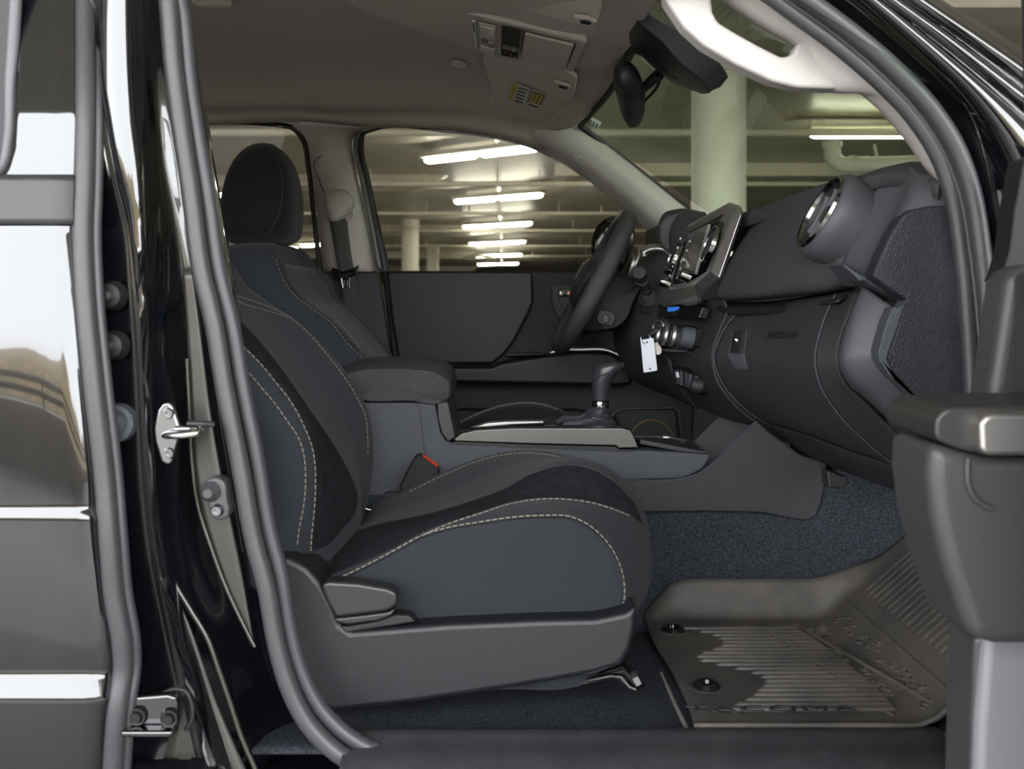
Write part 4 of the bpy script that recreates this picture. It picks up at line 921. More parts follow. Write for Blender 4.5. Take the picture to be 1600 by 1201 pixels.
# visors
def visor(name_label, pts, clip, th, small=True):
    v = thing('sun_visor', sum(pts, Vector()) / len(pts), name_label, 'sun visor')
    slab('visor_board', cr(pts, 60, True), (0, 0, th), M_trimd, v, bevel=.006)
    cl = slab('visor_clip', clip, (0, 0, -.008), M_trimd, v, bevel=.003)
    c = sum(clip, Vector()) / len(clip); slab('clip_slot', [c + (p - c) * .5 + Vector((0, 0, -.009)) for p in clip], (0, 0, -.001), M_dark, cl, bevel=0)
    return v
vp = [P(786, 90, .93), P(802, 94, .93), P(898, 118, .93), P(903, 123, .935), P(902, 128, .95), P(868, 183, 1.27), P(862, 189, 1.29), P(850, 190, 1.29), P(800, 180, 1.29), P(775, 168, 1.285), P(768, 160, 1.27), P(769, 148, 1.22)]
vv = visor('sun visor with yellow warning stickers, behind the overhead console', vp, [P(866, 123, .965), P(888, 129, .965), P(894, 131, .98), P(888, 137, 1.0), P(866, 130, .99)], .012)
def vis(x, y, Y=1.12): return P(x, y, Y)
vn = (P(862, 189, 1.29) - P(902, 128, .95)).cross(P(769, 148, 1.22) - P(902, 128, .95)).normalized()
if vn.z > 0: vn = -vn
v0 = P(850, 190, 1.29)
def onv(px, py, lift=.002):
    o_ = Vector((0, CY0, ZE)); d_ = (P(px, py, 0) - o_); t_ = (v0 - o_).dot(vn) / d_.dot(vn); return o_ + d_ * t_ + vn * lift
def vq(name, pts, m, l=.0015): return slab(name, [onv(a_, b_, l) for a_, b_ in pts], vn * -.0006, m, vv, bevel=0)
vq('warning_sticker', [(803, 129), (828, 137), (820, 162), (796, 154)], M_label)
vq('sticker_band', [(803, 129), (809, 131), (801, 156), (796, 154)], M_yellow, .003)
st_ = vq('warning_sticker', [(831, 139), (854, 146), (844, 169), (824, 162)], M_label)
vq('sticker_panel', [(832, 140), (853, 146.5), (846, 163), (826, 157)], M_olive, .003)
for k in range(3): vq('sticker_print', [(834 + k * 6, 143 + k * 2), (837 + k * 6, 144 + k * 2), (831 + k * 6, 157 + k * 2), (828 + k * 6, 156 + k * 2)], M_yellow, .004)
for k in range(5):
    y = 134 + k * 5; vq('sticker_print', [(811 - k * 1.6, y), (824 - k * 1.6, y + 4), (823.5 - k * 1.6, y + 6), (810.5 - k * 1.6, y + 2)], M_ink, .0035)
vq('sticker_print', [(826, 160), (842, 165), (841.5, 167), (825.5, 162)], M_ink, .0035)
vp2 = [P(790, -30, .50), P(935, -30, .26), P(940, 5, .30), P(939, 20, .36), P(932, 34, .44), P(915, 39, .50), P(875, 33, .54), P(800, 5, .55), P(775, -8, .55)]
visor('near sun visor folded up at the top of the windshield', vp2, [P(896, 20, .42), P(920, 22, .41), P(933, 28, .42), P(928, 34, .44), P(900, 29, .44)], .010)
# ================================================================ windshield
hd = [P(1014, -12, .42), P(1009, 4, .47), P(996, 50, .65), P(976, 97, .88), P(945, 150, 1.15), P(905, 195, 1.38)]
basep = [Vector((1.0, .15, ZE + .07)), Vector((1.04, .45, ZE + .08)), Vector((1.05, .6, ZE + .08)), Vector((1.05, .88, ZE + .08)), Vector((1.0, 1.15, ZE + .06)), Vector((.86, 1.46, ZE + .0))]
hd0 = [Vector((.24, .02, ZE + .49))] + hd; bs0 = [Vector((.93, -.02, ZE + .0))] + basep
ws = thing('windshield', (.6, .75, ZE), 'green-tinted windshield with black edge and small corner sticker', 'windshield')
rows = [hd0, [a_.lerp(b_, .5) + Vector((.01, 0, .012)) for a_, b_ in zip(hd0, bs0)], bs0]
gl = grid('glass_pane', rows, M_wind, ws, nu=12, nv=30, solid=0)
tube('black_edge', [p + Vector((.002, -.003, -.004)) for p in hd], .009, M_dark, ws, n=50, flat=.6)
tube('black_edge', [P(905, 195, 1.385), P(940, 222, 1.40), P(1000, 268, 1.42), P(1075, 329, 1.44), P(1150, 392, 1.46)], .008, M_dark, ws, n=30)
# dotted shade band near the header on this side
rows2 = []
dots = []
for i in range(34):
    for j in range(10):
        a_ = hd0[0].lerp(hd0[2], i / 33); b_ = bs0[0].lerp(bs0[2], i / 33); dots.append(ring(a_.lerp(b_, .03 + j * .012) + Vector((0, 0, -.004)), (0, 1, 0), (.8, 0, -.6), [(0, 0), (.0016, 0)], 6))
V, Fc = join(dots); o = mk('dot_band', V, Fc, M_dark, ws, smooth=False); o['kind'] = 'stuff'
def sq(pts, m, name, dY=0): return slab(name, [P(a_, b_, Y + dY) for a_, b_, Y in pts], (.0005, 0, .0005), m, ws, bevel=0)
sq([(910, 188, 1.375), (918, 180, 1.36), (940, 192, 1.36), (932, 203, 1.38)], M_label, 'corner_sticker')
sq([(911, 189, 1.373), (918, 184, 1.362), (924, 188, 1.362), (919, 194, 1.372)], M_rink, 'sticker_print', -.002)
for k in range(3): sq([(922 + k * 5, 187 + k * 3, 1.36), (925 + k * 5, 188 + k * 3, 1.36), (922 + k * 5, 197 + k * 2, 1.37), (919 + k * 5, 195 + k * 2, 1.37)], M_ink, 'sticker_print', -.003)
# ================================================================ camera housing and mirror
sh_ = thing('sensor_housing', P(1050, 80, .70), 'large black sensor housing fixed to the windshield above the mirror', 'sensor housing')
secs = [[P(*q) for q in ((984, 38, .60), (988, 24, .52), (1012, 20, .50), (1016, 26, .56), (1006, 60, .80), (984, 60, .80))],
        [P(*q) for q in ((984, 64, .62), (996, 34, .52), (1030, 31, .50), (1036, 40, .56), (1026, 82, .80), (988, 78, .80))],
        [P(*q) for q in ((1008, 92, .64), (1034, 66, .52), (1066, 50, .50), (1072, 60, .56), (1062, 102, .80), (1014, 102, .80))],
        [P(*q) for q in ((1040, 121, .66), (1060, 96, .53), (1098, 74, .51), (1104, 86, .57), (1092, 120, .80), (1046, 126, .80))],
        [P(*q) for q in ((1080, 139, .66), (1096, 126, .55), (1128, 102, .53), (1132, 112, .58), (1120, 132, .76), (1086, 143, .78))],
        [P(*q) for q in ((1096, 147, .66), (1108, 146, .58), (1137, 117, .55), (1138, 121, .58), (1126, 136, .72), (1100, 147, .75))]]
loft('housing', secs, mat('housing_plastic', (.022, .023, .026), rough=.45), sh_, nu=30, lin_v=True, angle=30, bevel=.003)
for k in range(6):
    slab('vent_slot', [P(1030 + k * 4.6, 104 + k * 2.9, .625), P(1032 + k * 4.6, 105.5 + k * 2.9, .625), P(1036 + k * 4.4, 113 + k * 2.4, .63), P(1034 + k * 4.4, 112 + k * 2.4, .63)], (0, -.003, 0), M_dark, sh_, bevel=0)
mr = thing('rearview_mirror', P(985, 145, .78), 'black rear-view mirror on a short stalk below the sensor housing', 'mirror')
def mrow(pts, Y): return [P(a_, b_, Y) for a_, b_ in pts]
secs = [mrow([(970, 112), (972, 108), (980, 108), (984, 114), (980, 120), (973, 121)], .655), mrow([(965, 104), (970, 99), (986, 101), (994, 112), (988, 130), (972, 133)], .665),
        mrow([(964, 104), (968, 99), (985, 99), (995, 110), (1002, 135), (1005, 158), (1002, 178), (978, 180), (970, 150)], .70)[:6] if False else mrow([(963, 102), (968, 98), (986, 99), (998, 114), (1004, 140), (970, 145)], .70),
        mrow([(966, 118), (972, 108), (990, 112), (1004, 138), (1006, 166), (976, 172)], .80),
        mrow([(972, 150), (980, 140), (996, 146), (1005, 160), (1004, 184), (980, 192)], .88),
        mrow([(977, 176), (982, 170), (998, 172), (1003, 180), (998, 196), (984, 199)], .92)]
loft('mirror_shell', secs, M_gloss if False else MATS['housing_plastic'], mr, nu=30, nv=36, angle=50)
mg = [P(963, 104, .665), P(968, 128, .70), P(975, 172, .86), P(980, 194, .915), P(984, 198, .925), P(978, 172, .92), P(970, 130, .78), P(966, 106, .70)]
tube('mirror_stalk', [P(1004, 140, .76), P(1016, 128, .74), P(1030, 116, .72)], [.009, .010, .012], MATS['housing_plastic'], mr, n=10)
tube('mirror_cable', [P(1007, 158, .77), P(1022, 142, .74), P(1030, 128, .71), P(1032, 116, .70)], .0028, M_dark, mr, n=20, seg=8)
lathe('mirror_button', P(974, 180, .872), (1, 0, 0), (0, 0, 1), [(0, -.002), (.003, -.001), (.003, .004)], M_plastic, mr)
# ================================================================ far A pillar trim
ap = thing('pillar_cover', P(960, 250, 1.43), 'pale windshield pillar cover on the far side, with embossed circle', 'pillar cover')
lo_ = [(812, 214), (846, 233), (885, 256), (935, 290), (960, 309), (1000, 345), (1035, 385), (1060, 410)]; up_ = [(878, 170), (903, 194), (925, 212), (950, 231), (975, 250), (1015, 282), (1060, 318), (1100, 350)]
rows = [[P(a_, b_, 1.47) for a_, b_ in lo_], [P((a_ * .65 + c_ * .35), (b_ * .65 + d_ * .35), 1.405) for (a_, b_), (c_, d_) in zip(lo_, up_)], [P((a_ * .3 + c_ * .7), (b_ * .3 + d_ * .7), 1.39) for (a_, b_), (c_, d_) in zip(lo_, up_)], [P(a_, b_, 1.40) for a_, b_ in up_]]
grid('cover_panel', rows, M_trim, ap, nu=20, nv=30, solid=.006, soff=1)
tube('cover_joint', [P(903, 194, 1.395), P(880, 212, 1.392), P(846, 233, 1.45)], .0015, M_dark, ap, n=12, seg=6)
ac = P(914, 240, 1.398)
V, Fc = ring(ac, (1, 0, 0), (0, .25, 1), [(.0270, .0), (.0278, -.0016), (.0286, .0)], 40); mk('embossed_circle', V, Fc, M_trimd, ap)
text('lettering', 'SRS', ac + Vector((0, -.001, .008)), .012, (1, 0, 0), (0, .25, 1), M_trimd, ap, ext=.0006)
text('lettering', 'AIRBAG', ac + Vector((0, -.001, -.007)), .012, (1, 0, 0), (0, .25, 1), M_trimd, ap, ext=.0006)
lathe('visor_anchor', P(872, 179, 1.33), (1, 0, 0), (0, 0, 1), [(0, -.004), (.007, -.003), (.009, .002)], M_trimd, ap)
# ================================================================ far B pillar trim, belt
bp = thing('pillar_cover', P(545, 300, 1.46), 'beige upper pillar cover between the far side windows, carrying the driver belt', 'pillar cover')
rows = [[P(*q, 1.49) for q in ((455, 196), (476, 215), (486, 262), (496, 340), (504, 424))], [P(*q, 1.455) for q in ((462, 192), (488, 215), (498, 262), (506, 340), (513, 424))],
        [P(*q, 1.45) for q in ((575, 200), (545, 212), (549, 262), (566, 340), (580, 424))], [P(*q, 1.49) for q in ((590, 200), (553, 214), (556, 262), (573, 340), (589, 424))]]
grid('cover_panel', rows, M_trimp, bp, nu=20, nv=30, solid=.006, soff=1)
tube('slide_seam', [P(513, 315, 1.447), P(500, 285, 1.447), P(492, 252, 1.449), P(495, 248, 1.449), P(547, 254, 1.447)], .0012, M_dark, bp, n=30, seg=6)
prism('slide_slot', [(543, 254), (547, 254), (568, 357), (563, 357)], 1.443, 1.46, M_trim, bp, bevel=.001)
lp = thing('lower_pillar_cover', P(550, 480, 1.45), 'black lower pillar cover beside the driver seat', 'pillar cover')
prism('cover_panel', [(500, 423), (590, 423), (600, 480), (612, 560), (625, 640), (540, 640), (520, 520)], 1.455, 1.49, M_plastic, lp, bevel=.008)
tube('cover_crease', [P(560, 462, 1.452), P(562, 500, 1.452), P(566, 540, 1.452)], .002, M_sealdark, lp, n=12)
sb = thing('seat_belt', P(534, 350, 1.43), 'black driver seat belt hanging from a beige shoulder anchor', 'seat belt')
secs = [[P(*q, 1.45) for q in ((511, 298), (540, 294), (552, 310), (549, 330), (512, 322))], [P(*q, 1.425) for q in ((513, 305), (540, 297), (553, 312), (548, 330), (515, 330))]]
ancsecs = [[P(a_, b_, 1.446) for a_, b_ in ((509, 296), (535, 294), (549, 304), (552, 322), (540, 336), (530, 344), (517, 346), (510, 330))], [P(a_, b_, 1.415) for a_, b_ in ((512, 312), (535, 301), (549, 306), (552, 320), (540, 334), (530, 343), (518, 345), (513, 332))], [P(a_, b_, 1.408) for a_, b_ in ((518, 318), (534, 308), (544, 310), (546, 320), (536, 330), (529, 336), (522, 338), (519, 332))]]
loft('shoulder_anchor', ancsecs, M_trimp, sb, nu=12, nv=40, angle=50)
tube('anchor_ridge', [P(513, 322, 1.409), P(530, 317, 1.405), P(549, 308, 1.41)], .002, M_trim, sb, n=16, seg=6)
tube('belt_loop', [P(545, 330, 1.43), P(552, 334, 1.43), P(549, 342, 1.43), P(541, 344, 1.43)], .003, M_trim, sb, n=16)
rows = [[P(514, 344, 1.432), P(522, 385, 1.428), P(528, 424, 1.42), P(534, 470, 1.43), P(536, 500, 1.44)], [P(542, 341, 1.432), P(547, 385, 1.428), P(553, 421, 1.42), P(560, 465, 1.43), P(566, 500, 1.44)]]
grid('webbing', rows, M_belt, sb, nu=4, nv=30, solid=.0015)
V = join([tubev([P(519, 430, 1.41), P(520, 420, 1.408), P(536, 426, 1.40), P(553, 421, 1.405), P(559, 415, 1.408), P(557, 426, 1.405), P(545, 433, 1.40)], .0045, 10), tubev([P(521, 432, 1.408), P(532, 434, 1.40), P(545, 434, 1.40)], .004, 10)])
lt = mk('latch_tongue', V[0], V[1], M_gloss, sb)
fr_ = [(533, 434), (546, 434), (546, 449), (536, 450)]
V = join([tubev([P(*q, 1.398) for q in fr_ + fr_[:1]], .0028, 8), tubev([P(538, 438, 1.398), P(538, 446, 1.398)], .002, 6), tubev([P(543, 437, 1.398), P(543, 446, 1.398)], .002, 6)])
mk('tongue_frame', V[0], V[1], M_steel, lt)
prism('belt_stop', [(502, 431), (508, 428), (518, 442), (512, 447)], 1.40, 1.41, M_grainl, sb, bevel=.002)
# ================================================================ far side windows and frames
wf = thing('rear_side_window', P(400, 310, 1.52), 'rear side window on the far side with black frame, behind the driver headrest', 'window')
pane = [(230, 197), (440, 197), (465, 204), (478, 225), (486, 262), (503, 424), (505, 440), (230, 440)]
slab('glass_pane', [P(a_, b_, 1.54 - .13 * (430 - b_) / 230) for a_, b_ in pane], (0, .004, 0), M_glass, wf, bevel=0)
tube('window_frame', [P(*q, 1.51) for q in ((230, 196), (430, 195), (458, 200), (474, 220), (482, 262), (491, 340), (500, 425))], .0075, M_dark, wf, n=50)
prism('lower_frame', [(230, 424), (505, 424), (507, 440), (230, 440)], 1.5, 1.54, M_sealdark, wf, bevel=.004)
dd = thing('driver_door', P(800, 520, 1.5), 'closed far driver door with black padded panel, armrest and window', 'door')
pane = [(560, 199), (700, 203), (772, 213), (825, 227), (885, 256), (935, 290), (960, 309), (1000, 345), (1035, 385), (1060, 410), (1060, 430), (605, 430)]
slab('glass_pane', [P(a_, b_, 1.54 - .13 * (430 - b_) / 230) for a_, b_ in pane], (0, .004, 0), M_glass, dd, bevel=0)
tube('window_frame', [P(*q, 1.51) for q in ((602, 424), (585, 345), (572, 280), (563, 225), (566, 207), (580, 201), (700, 204), (772, 214), (825, 228), (885, 257))], [.015, .0145, .013, .012, .009, .004, .003, .003, .003, .003], M_dark, dd, n=70)
rows = [[P(*q, 1.46) for q in ((590, 424), (575, 345), (562, 280), (552, 225), (556, 207), (566, 200))], [P(*q, 1.46) for q in ((597, 424), (582, 345), (569, 280), (558, 228), (560, 212), (568, 203))]]
grid('door_seal', rows, M_seal, dd, nu=4, nv=30, solid=.012)
pl = [(597, 423), (960, 423), (1010, 425), (1060, 470), (1080, 560), (1085, 640), (1080, 720), (1000, 760), (640, 760), (622, 640), (608, 520)]
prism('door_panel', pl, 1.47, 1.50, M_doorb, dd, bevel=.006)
up = [(604, 424), (826, 424), (832, 428), (833, 472), (826, 490), (801, 537), (785, 556), (769, 568), (624, 568), (612, 500)]
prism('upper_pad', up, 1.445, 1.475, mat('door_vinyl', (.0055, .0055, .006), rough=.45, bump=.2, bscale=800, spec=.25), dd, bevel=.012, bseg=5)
ar = [(622, 573), (768, 573), (785, 566), (850, 556), (905, 549), (955, 551), (972, 562), (984, 580), (990, 592), (985, 602), (960, 603), (700, 598), (628, 598)]
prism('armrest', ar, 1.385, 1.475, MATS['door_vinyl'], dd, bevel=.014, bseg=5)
prism('switch_bank', [(795, 551), (849, 551), (854, 555), (790, 557)], 1.40, 1.46, M_gloss, dd, bevel=.003)
tb = cr([P(*q, 1.383) for q in ((858, 551), (878, 546), (900, 546), (955, 549), (970, 557), (982, 574), (986, 582))], 40)
V, Fc = tubev(tb, [.004] + [.0085] * 38 + [.004], 10, .7); mk('silver_trim', V, Fc, M_silver, dd)
prism('handle_bezel', [(862, 448), (872, 444), (925, 444), (925, 502), (880, 502), (868, 492), (862, 470)], 1.455, 1.472, M_grain, dd, bevel=.005)
prism('handle_recess', [(871, 452), (880, 450), (915, 450), (915, 484), (882, 484), (874, 472)], 1.452, 1.46, M_dark, dd, bevel=.002)
prism('door_handle', [(874, 454), (912, 454), (912, 460), (874, 463)], 1.44, 1.455, M_chrome, dd, bevel=.003)
prism('lock_flag', [(889, 455), (893, 455), (893, 462), (889, 462)], 1.436, 1.44, M_red, dd, bevel=0)
sp = prism('speaker_grille', [(958, 650), (966, 642), (980, 638), (1050, 638), (1058, 642), (1064, 700), (1000, 700), (972, 680)], 1.44, 1.475, M_doorb, dd, bevel=.008)
V, Fc = tubev([P(*q, 1.437) for q in ((950, 660), (960, 645), (972, 639), (1052, 637), (1060, 642), (1064, 672), (1066, 702))], .003, 8); mk('grille_frame', V, Fc, M_sealdark, sp)
T = []
for i in range(36):
    for j in range(22):
        x = 972 + i * 2.4 + (j % 2) * 1.2; y = 646 + j * 2.4
        if x > 1054: continue
        T.append(ring(P(x, y, 1.4385), (1, 0, 0), (0, 0, 1), [(0, 0), (.0013, 0)], 6))
V, Fc = join(T); o = mk('grille_holes', V, Fc, M_dark, sp, smooth=False); o['kind'] = 'stuff'
T = [ring(P(1018, 690, 1.4380), (1, 0, 0), (0, 0, 1), [(.058, 0), (.060, -.001), (.062, 0)], 40)]
V, Fc = join(T); mk('speaker_ring', V, Fc, mat('amber_ring', (.10, .06, .015), rough=.6), sp)
mv = [(700, 640), (900, 640), (950, 650), (960, 720), (700, 720)]
prism('map_pocket', mv, 1.42, 1.475, M_doorb, dd, bevel=.01)
# side mirror outside the far window
sm = thing('side_mirror', P(960, 385, 1.75), 'outside mirror beyond the far window, behind the steering wheel', 'mirror')
secs = [[P(a_, b_, Y) for a_, b_ in ((936, 352), (945, 344), (975, 340), (986, 350), (984, 400), (975, 420), (955, 424), (936, 415))] for Y in (1.68, 1.72, 1.86)]
cc = sum(secs[0], Vector()) / 8; secs = [[p.lerp(Vector((cc.x, 1.66, cc.z)), .3) for p in secs[0]]] + secs + [[p + Vector((.0, .02, 0)) for p in secs[2]]]
loft('mirror_shell', secs, M_gloss, sm, nu=16, nv=40, angle=50)
slab('mirror_glass', [p + Vector((-.006, 0, 0)) for p in (P(938, 356, 1.69), P(938, 412, 1.69), P(934, 410, 1.88), P(934, 358, 1.88))], (.003, 0, 0), M_chrome, sm)
# ================================================================ near body: B pillar, seals, sill, A pillar, doors
tb_ = thing('truck_body', (-.3, 0.03, ZE - .7), 'glossy black truck body framing the open door, pillars, roof edge and sill', 'truck body')
ys_ = [-40, 60, 160, 260, 350, 450, 560, 660, 760, 860, 950, 1030, 1110, 1240]
c0 = [100] * 14
sl_ = [158, 159, 164, 180, 203, 213, 221, 226, 232, 244, 262, 280, 300, 330]
sr_ = [203, 204, 208, 218, 222, 226, 231, 236, 240, 252, 272, 292, 315, 352]
lip = [216, 218, 222, 230, 234, 238, 243, 248, 254, 268, 296, 334, 362, 414]
v2 = [226, 230, 236, 246, 262, 276, 290, 300, 312, 334, 362, 386, 408, 470]
se = [240, 252, 265, 282, 300, 318, 338, 352, 368, 388, 408, 428, 455, 590]
in_ = [275, 290, 305, 322, 338, 355, 372, 390, 405, 425, 445, 468, 510, 640]
cols = [(c0, .03), (sl_, .014), ([a_ + 5 for a_ in sl_], -.006), ([b_ - 7 for b_ in sr_], -.010), (sr_, .004), (lip, .031), (v2, .064), (se, .085), (in_, .125), ([a_ + 10 for a_ in in_], .18)]
rows = []
for k, y in enumerate(ys_):
    g_ = 1 + max(0, min(1, (y - 120) / 500)) * .9
    rows.append([P(c[k], y, Y * g_ if Y > .02 and i_ >= 5 else Y) for i_, (c, Y) in enumerate(cols)])
grid('pillar_panel', rows, M_paint, tb_, nu=60, nv=60, solid=.004, soff=1, angle=80)
# pinch line; inner panel with the garage floor's reflection painted on as olive
tube('pinch_flange', [P(*q, .028) for q in ((225, 560), (230, 640), (236, 740), (243, 820), (257, 868), (270, 905), (296, 950), (323, 995), (343, 1050), (357, 1090), (377, 1150), (405, 1215))], .0035, mat('flange_paint', (.03, .028, .022), rough=.25, coat=.5), tb_, n=60)
tube('pinch_flange', [P(*q, .036) for q in ((292, 560), (296, 640), (300, 720), (312, 800), (328, 850), (350, 910), (385, 985), (398, 1010))], .0025, MATS['flange_paint'], tb_, n=50)
rows = [[P(*q, .040) for q in ((285, 420), (292, 520), (298, 640), (303, 740), (318, 820), (345, 900), (392, 1008))], [P(*q, .038) for q in ((300, 420), (313, 520), (328, 640), (345, 740), (362, 820), (378, 900), (396, 1008))]]
grid('inner_flange', rows, mat('body_reflection', (.03, .027, .022), rough=.4, coat=.15), tb_, nu=5, nv=40, solid=.003)
rows = [[P(*q, .020) for q in ((268, 925), (276, 990), (276, 1040), (278, 1100), (262, 1160), (240, 1230))], [P(*q, .022) for q in ((270, 920), (295, 975), (318, 1040), (335, 1090), (360, 1150), (396, 1230))]]
grid('lower_pillar_skin', rows, MATS['body_reflection'], tb_, nu=6, nv=40, solid=.004)  # same olive tone, standing in for ground mirrored in the black paint
rows = [[P(*q, -.002) for q in ((188, 1215), (188, 1195), (245, 1186), (320, 1186), (352, 1200), (365, 1225))], [P(*q, -.03) for q in ((188, 1250), (188, 1225), (245, 1215), (320, 1215), (360, 1230), (375, 1250))]]
grid('rocker_skin', rows, M_paint, tb_, nu=6, nv=30, solid=.004)
# plugs
for (x, y) in ((172, 462), (175, 540)):
    lathe('rubber_plug', P(x, y, -.004 if False else .0), (1, 0, 0), (0, 0, 1), [(0, -.016), (.006, -.014), (.010, -.008), (.015, -.006), (.017, 0), (.020, .012)], M_dark, tb_, seg=28)
lathe('round_plug', P(181, 661, -.005), (1, 0, 0), (0, 0, 1), [(0, -.010), (.008, -.010), (.012, -.004), (.019, -.006), (.024, -.004), (.026, .01)], M_grainl, tb_, seg=32)
# bump stop
t = prism('door_bumper', [(316, 757), (322, 749), (334, 745), (347, 748), (353, 758), (354, 775), (358, 795), (357, 808), (345, 814), (334, 812), (328, 800), (322, 780)], .012, .04, M_seal, tb_, bevel=.004)
lathe('bumper_cap', P(329, 768, .012), (1, 0, 0), (0, 0, 1), [(0, -.014), (.006, -.014), (.008, -.010), (.012, -.004), (.014, 0)], M_seal, t, seg=28)
lathe('bumper_bolt', P(340, 797, .012), (1, 0, 0), (0, 0, 1), [(0, -.004), (.003, -.004), (.0035, -.007), (.006, -.007), (.008, -.002), (.009, 0)], M_steel, t, seg=20)
# small check rod
tube('door_switch', [P(293, 662, .0), P(312, 662, .0), P(334, 663, .01)], .004, M_sealdark, tb_, n=8)
# striker
sk = prism('door_striker', [(240, 670), (246, 640), (254, 629), (264, 628), (270, 636), (281, 668), (282, 672), (272, 705), (268, 722), (262, 727), (252, 722), (242, 690)], -.012, -.004, M_steel, tb_, bevel=.003)
V = join([tubev([P(256, 681, -.012), P(275, 678, -.045), P(300, 678, -.05), P(311, 673, -.035), P(300, 670, -.02), P(276, 671, -.012)], .0052, 12)])
V = (lambda pts: tubev(cr(pts, 30), .0048, 12))([P(256, 681, -.012), P(262, 680, -.035), P(290, 679, -.048), P(308, 676, -.044), P(313, 672, -.034), P(305, 670, -.024), P(276, 670, -.012)])
mk('striker_loop', V[0], V[1], M_chrome, sk)
for (x, y) in ((263, 646), (264, 708)): lathe('striker_bolt', P(x, y, -.013), (1, 0, 0), (0, 0, 1), [(0, .0), (.003, 0), (.0035, -.003), (.006, -.003), (.0075, .001)], M_steel, sk, seg=20)
# hinge
hg = prism('door_hinge', [(188, 1090), (262, 1084), (275, 1088), (278, 1100), (276, 1140), (272, 1152), (262, 1154), (188, 1142)], -.03, -.018, M_paint, tb_, bevel=.004)
prism('hinge_leaf', [(188, 1142), (270, 1142), (268, 1152), (240, 1153), (188, 1152)], -.05, -.03, M_paint, hg, bevel=.003)
for (x, y) in ((216, 1117), (266, 1120)): lathe('hinge_bolt', P(x, y, -.030), (1, 0, 0), (0, 0, 1), [(0, -.010), (.006, -.010), (.008, -.006), (.011, -.006), (.013, 0)], M_gloss, hg, seg=6 if False else 24)
tube('hinge_seal', [P(255, 1082, -.01), P(275, 1076, -.01), P(290, 1080, -.01), (P(298, 1095, -.01)), P(299, 1125, -.01), P(290, 1140, -.01)], .003, M_dark, tb_, n=30)
# water spots on the flange
T = []
for k in range(70):
    y = random.uniform(450, 900); x = 276 + (y - 450) * .17 + random.uniform(-6, 42)
    T.append(ring(P(x, y, .0345 + .0), (1, 0, 0), (0, 0, 1), [(0, -.0008), (.0006, -.0004), (.0009, 0)], 6))
# door opening seal as one rubber loop
sp_ = [(255, -60), (262, 0), (270, 100), (283, 200), (298, 300), (315, 425), (333, 500), (350, 600), (375, 725), (398, 850), (415, 912), (432, 1006), (450, 1069), (482, 1131), (530, 1178), (600, 1212), (700, 1235), (900, 1245), (1200, 1255), (1420, 1262), (1540, 1235), (1566, 1130), (1560, 960), (1556, 800), (1552, 640), (1546, 520), (1535, 400), (1516, 290), (1494, 230), (1452, 165), (1398, 108), (1330, 50), (1262, 0), (1190, -50), (1080, -95), (800, -110), (450, -105), (290, -95)]
sq_ = [P(a_, b_, .028) for a_, b_ in sp_]
pp = cr(sq_, 220, True); pp.append(pp[0]); pp.append(pp[1])
ws_ = thing('door_seal', sq_[0], 'grey rubber seal running round the open door frame', 'door seal')
def loopt(pts, r, dx, dy, flat=1.0):
    c = P(900, 560, .028); out = []
    for p in pts:
        v = (c - p); v.y = 0; v.normalize(); out.append(p + v * dx + Vector((0, dy, 0)))
    return tubev(out, r, 14, flat, up=(0, 1, 0), caps=False)
V, Fc = loopt(pp, .0125, 0, 0); mk('outer_bulb', V, Fc, M_seal, ws_)
V, Fc = loopt(pp, .011, .019, .018); mk('inner_lip', V, Fc, mat('seal_dark', (.045, .045, .05), rough=.4), ws_)
# lit upper-front double bead (wider there)
fr2 = cr([P(*q, .05) for q in ((1225, 0), (1300, 50), (1365, 108), (1420, 165), (1462, 225), (1492, 290), (1514, 400), (1532, 520), (1542, 640), (1550, 800))], 80)
V, Fc = tubev(fr2, .0155, 14); mk('inner_bead', V, Fc, MATS['seal_dark'], ws_)
# roof rail + A pillar outside: ridged black skin
def line(p0, p1, n=8): return [(p0[0] + (p1[0] - p0[0]) * i / n, p0[1] + (p1[1] - p0[1]) * i / n) for i in range(n + 1)]
prof = [((1230, -50), (1292, 0), (1375, 76), (1448, 155), (1505, 250), (1545, 400), .062), ((1265, -50), (1330, 0), (1425, 85), (1510, 175), (1560, 280), (1585, 420), .04), ((1300, -50), (1352, -10), (1440, 62), (1545, 148), (1600, 195), (1660, 250), .005),
        ((1308, -50), (1360, -10), (1448, 56), (1553, 142), (1606, 190), (1665, 245), .012), ((1330, -50), (1382, -10), (1478, 60), (1580, 138), (1630, 176), (1700, 230), .004),
        ((1338, -50), (1390, -10), (1486, 55), (1588, 130), (1640, 170), (1705, 222), .018), ((1375, -50), (1425, -10), (1525, 60), (1600, 112), (1660, 155), (1720, 200), .010),
        ((1382, -50), (1432, -10), (1530, 56), (1604, 108), (1665, 150), (1725, 195), .022), ((1395, -50), (1445, -10), (1545, 55), (1612, 100), (1670, 145), (1730, 190), .045), ((1400, -50), (1450, -10), (1548, 53), (1616, 96), (1674, 140), (1735, 186), .07)]
rows = [[P(x, y, r[-1]) for x, y in r[:-1]] for r in prof]
for i, r in enumerate(rows):
    pass
grid('pillar_skin', rows, M_paint, tb_, nu=60, nv=30, solid=.004, soff=1, angle=80)
# body side / fender edge beyond the seal
rows = [[P(*q, .045) for q in ((1490, 130), (1530, 200), (1562, 300), (1580, 420), (1585, 560), (1585, 700), (1590, 1250))], [P(*q, .03) for q in ((1492, 128), (1550, 180), (1620, 240), (1700, 300), (1720, 500), (1740, 700), (1740, 1250))]]
grid('cowl_skin', rows, M_paint, tb_, nu=8, nv=40, solid=.004)
tube('weld_bead', [P(*q, .03) for q in ((1552, 140), (1493, 134), (1500, 150), (1522, 192), (1540, 250), (1550, 300))], .0022, M_paint, tb_, n=40, seg=8)
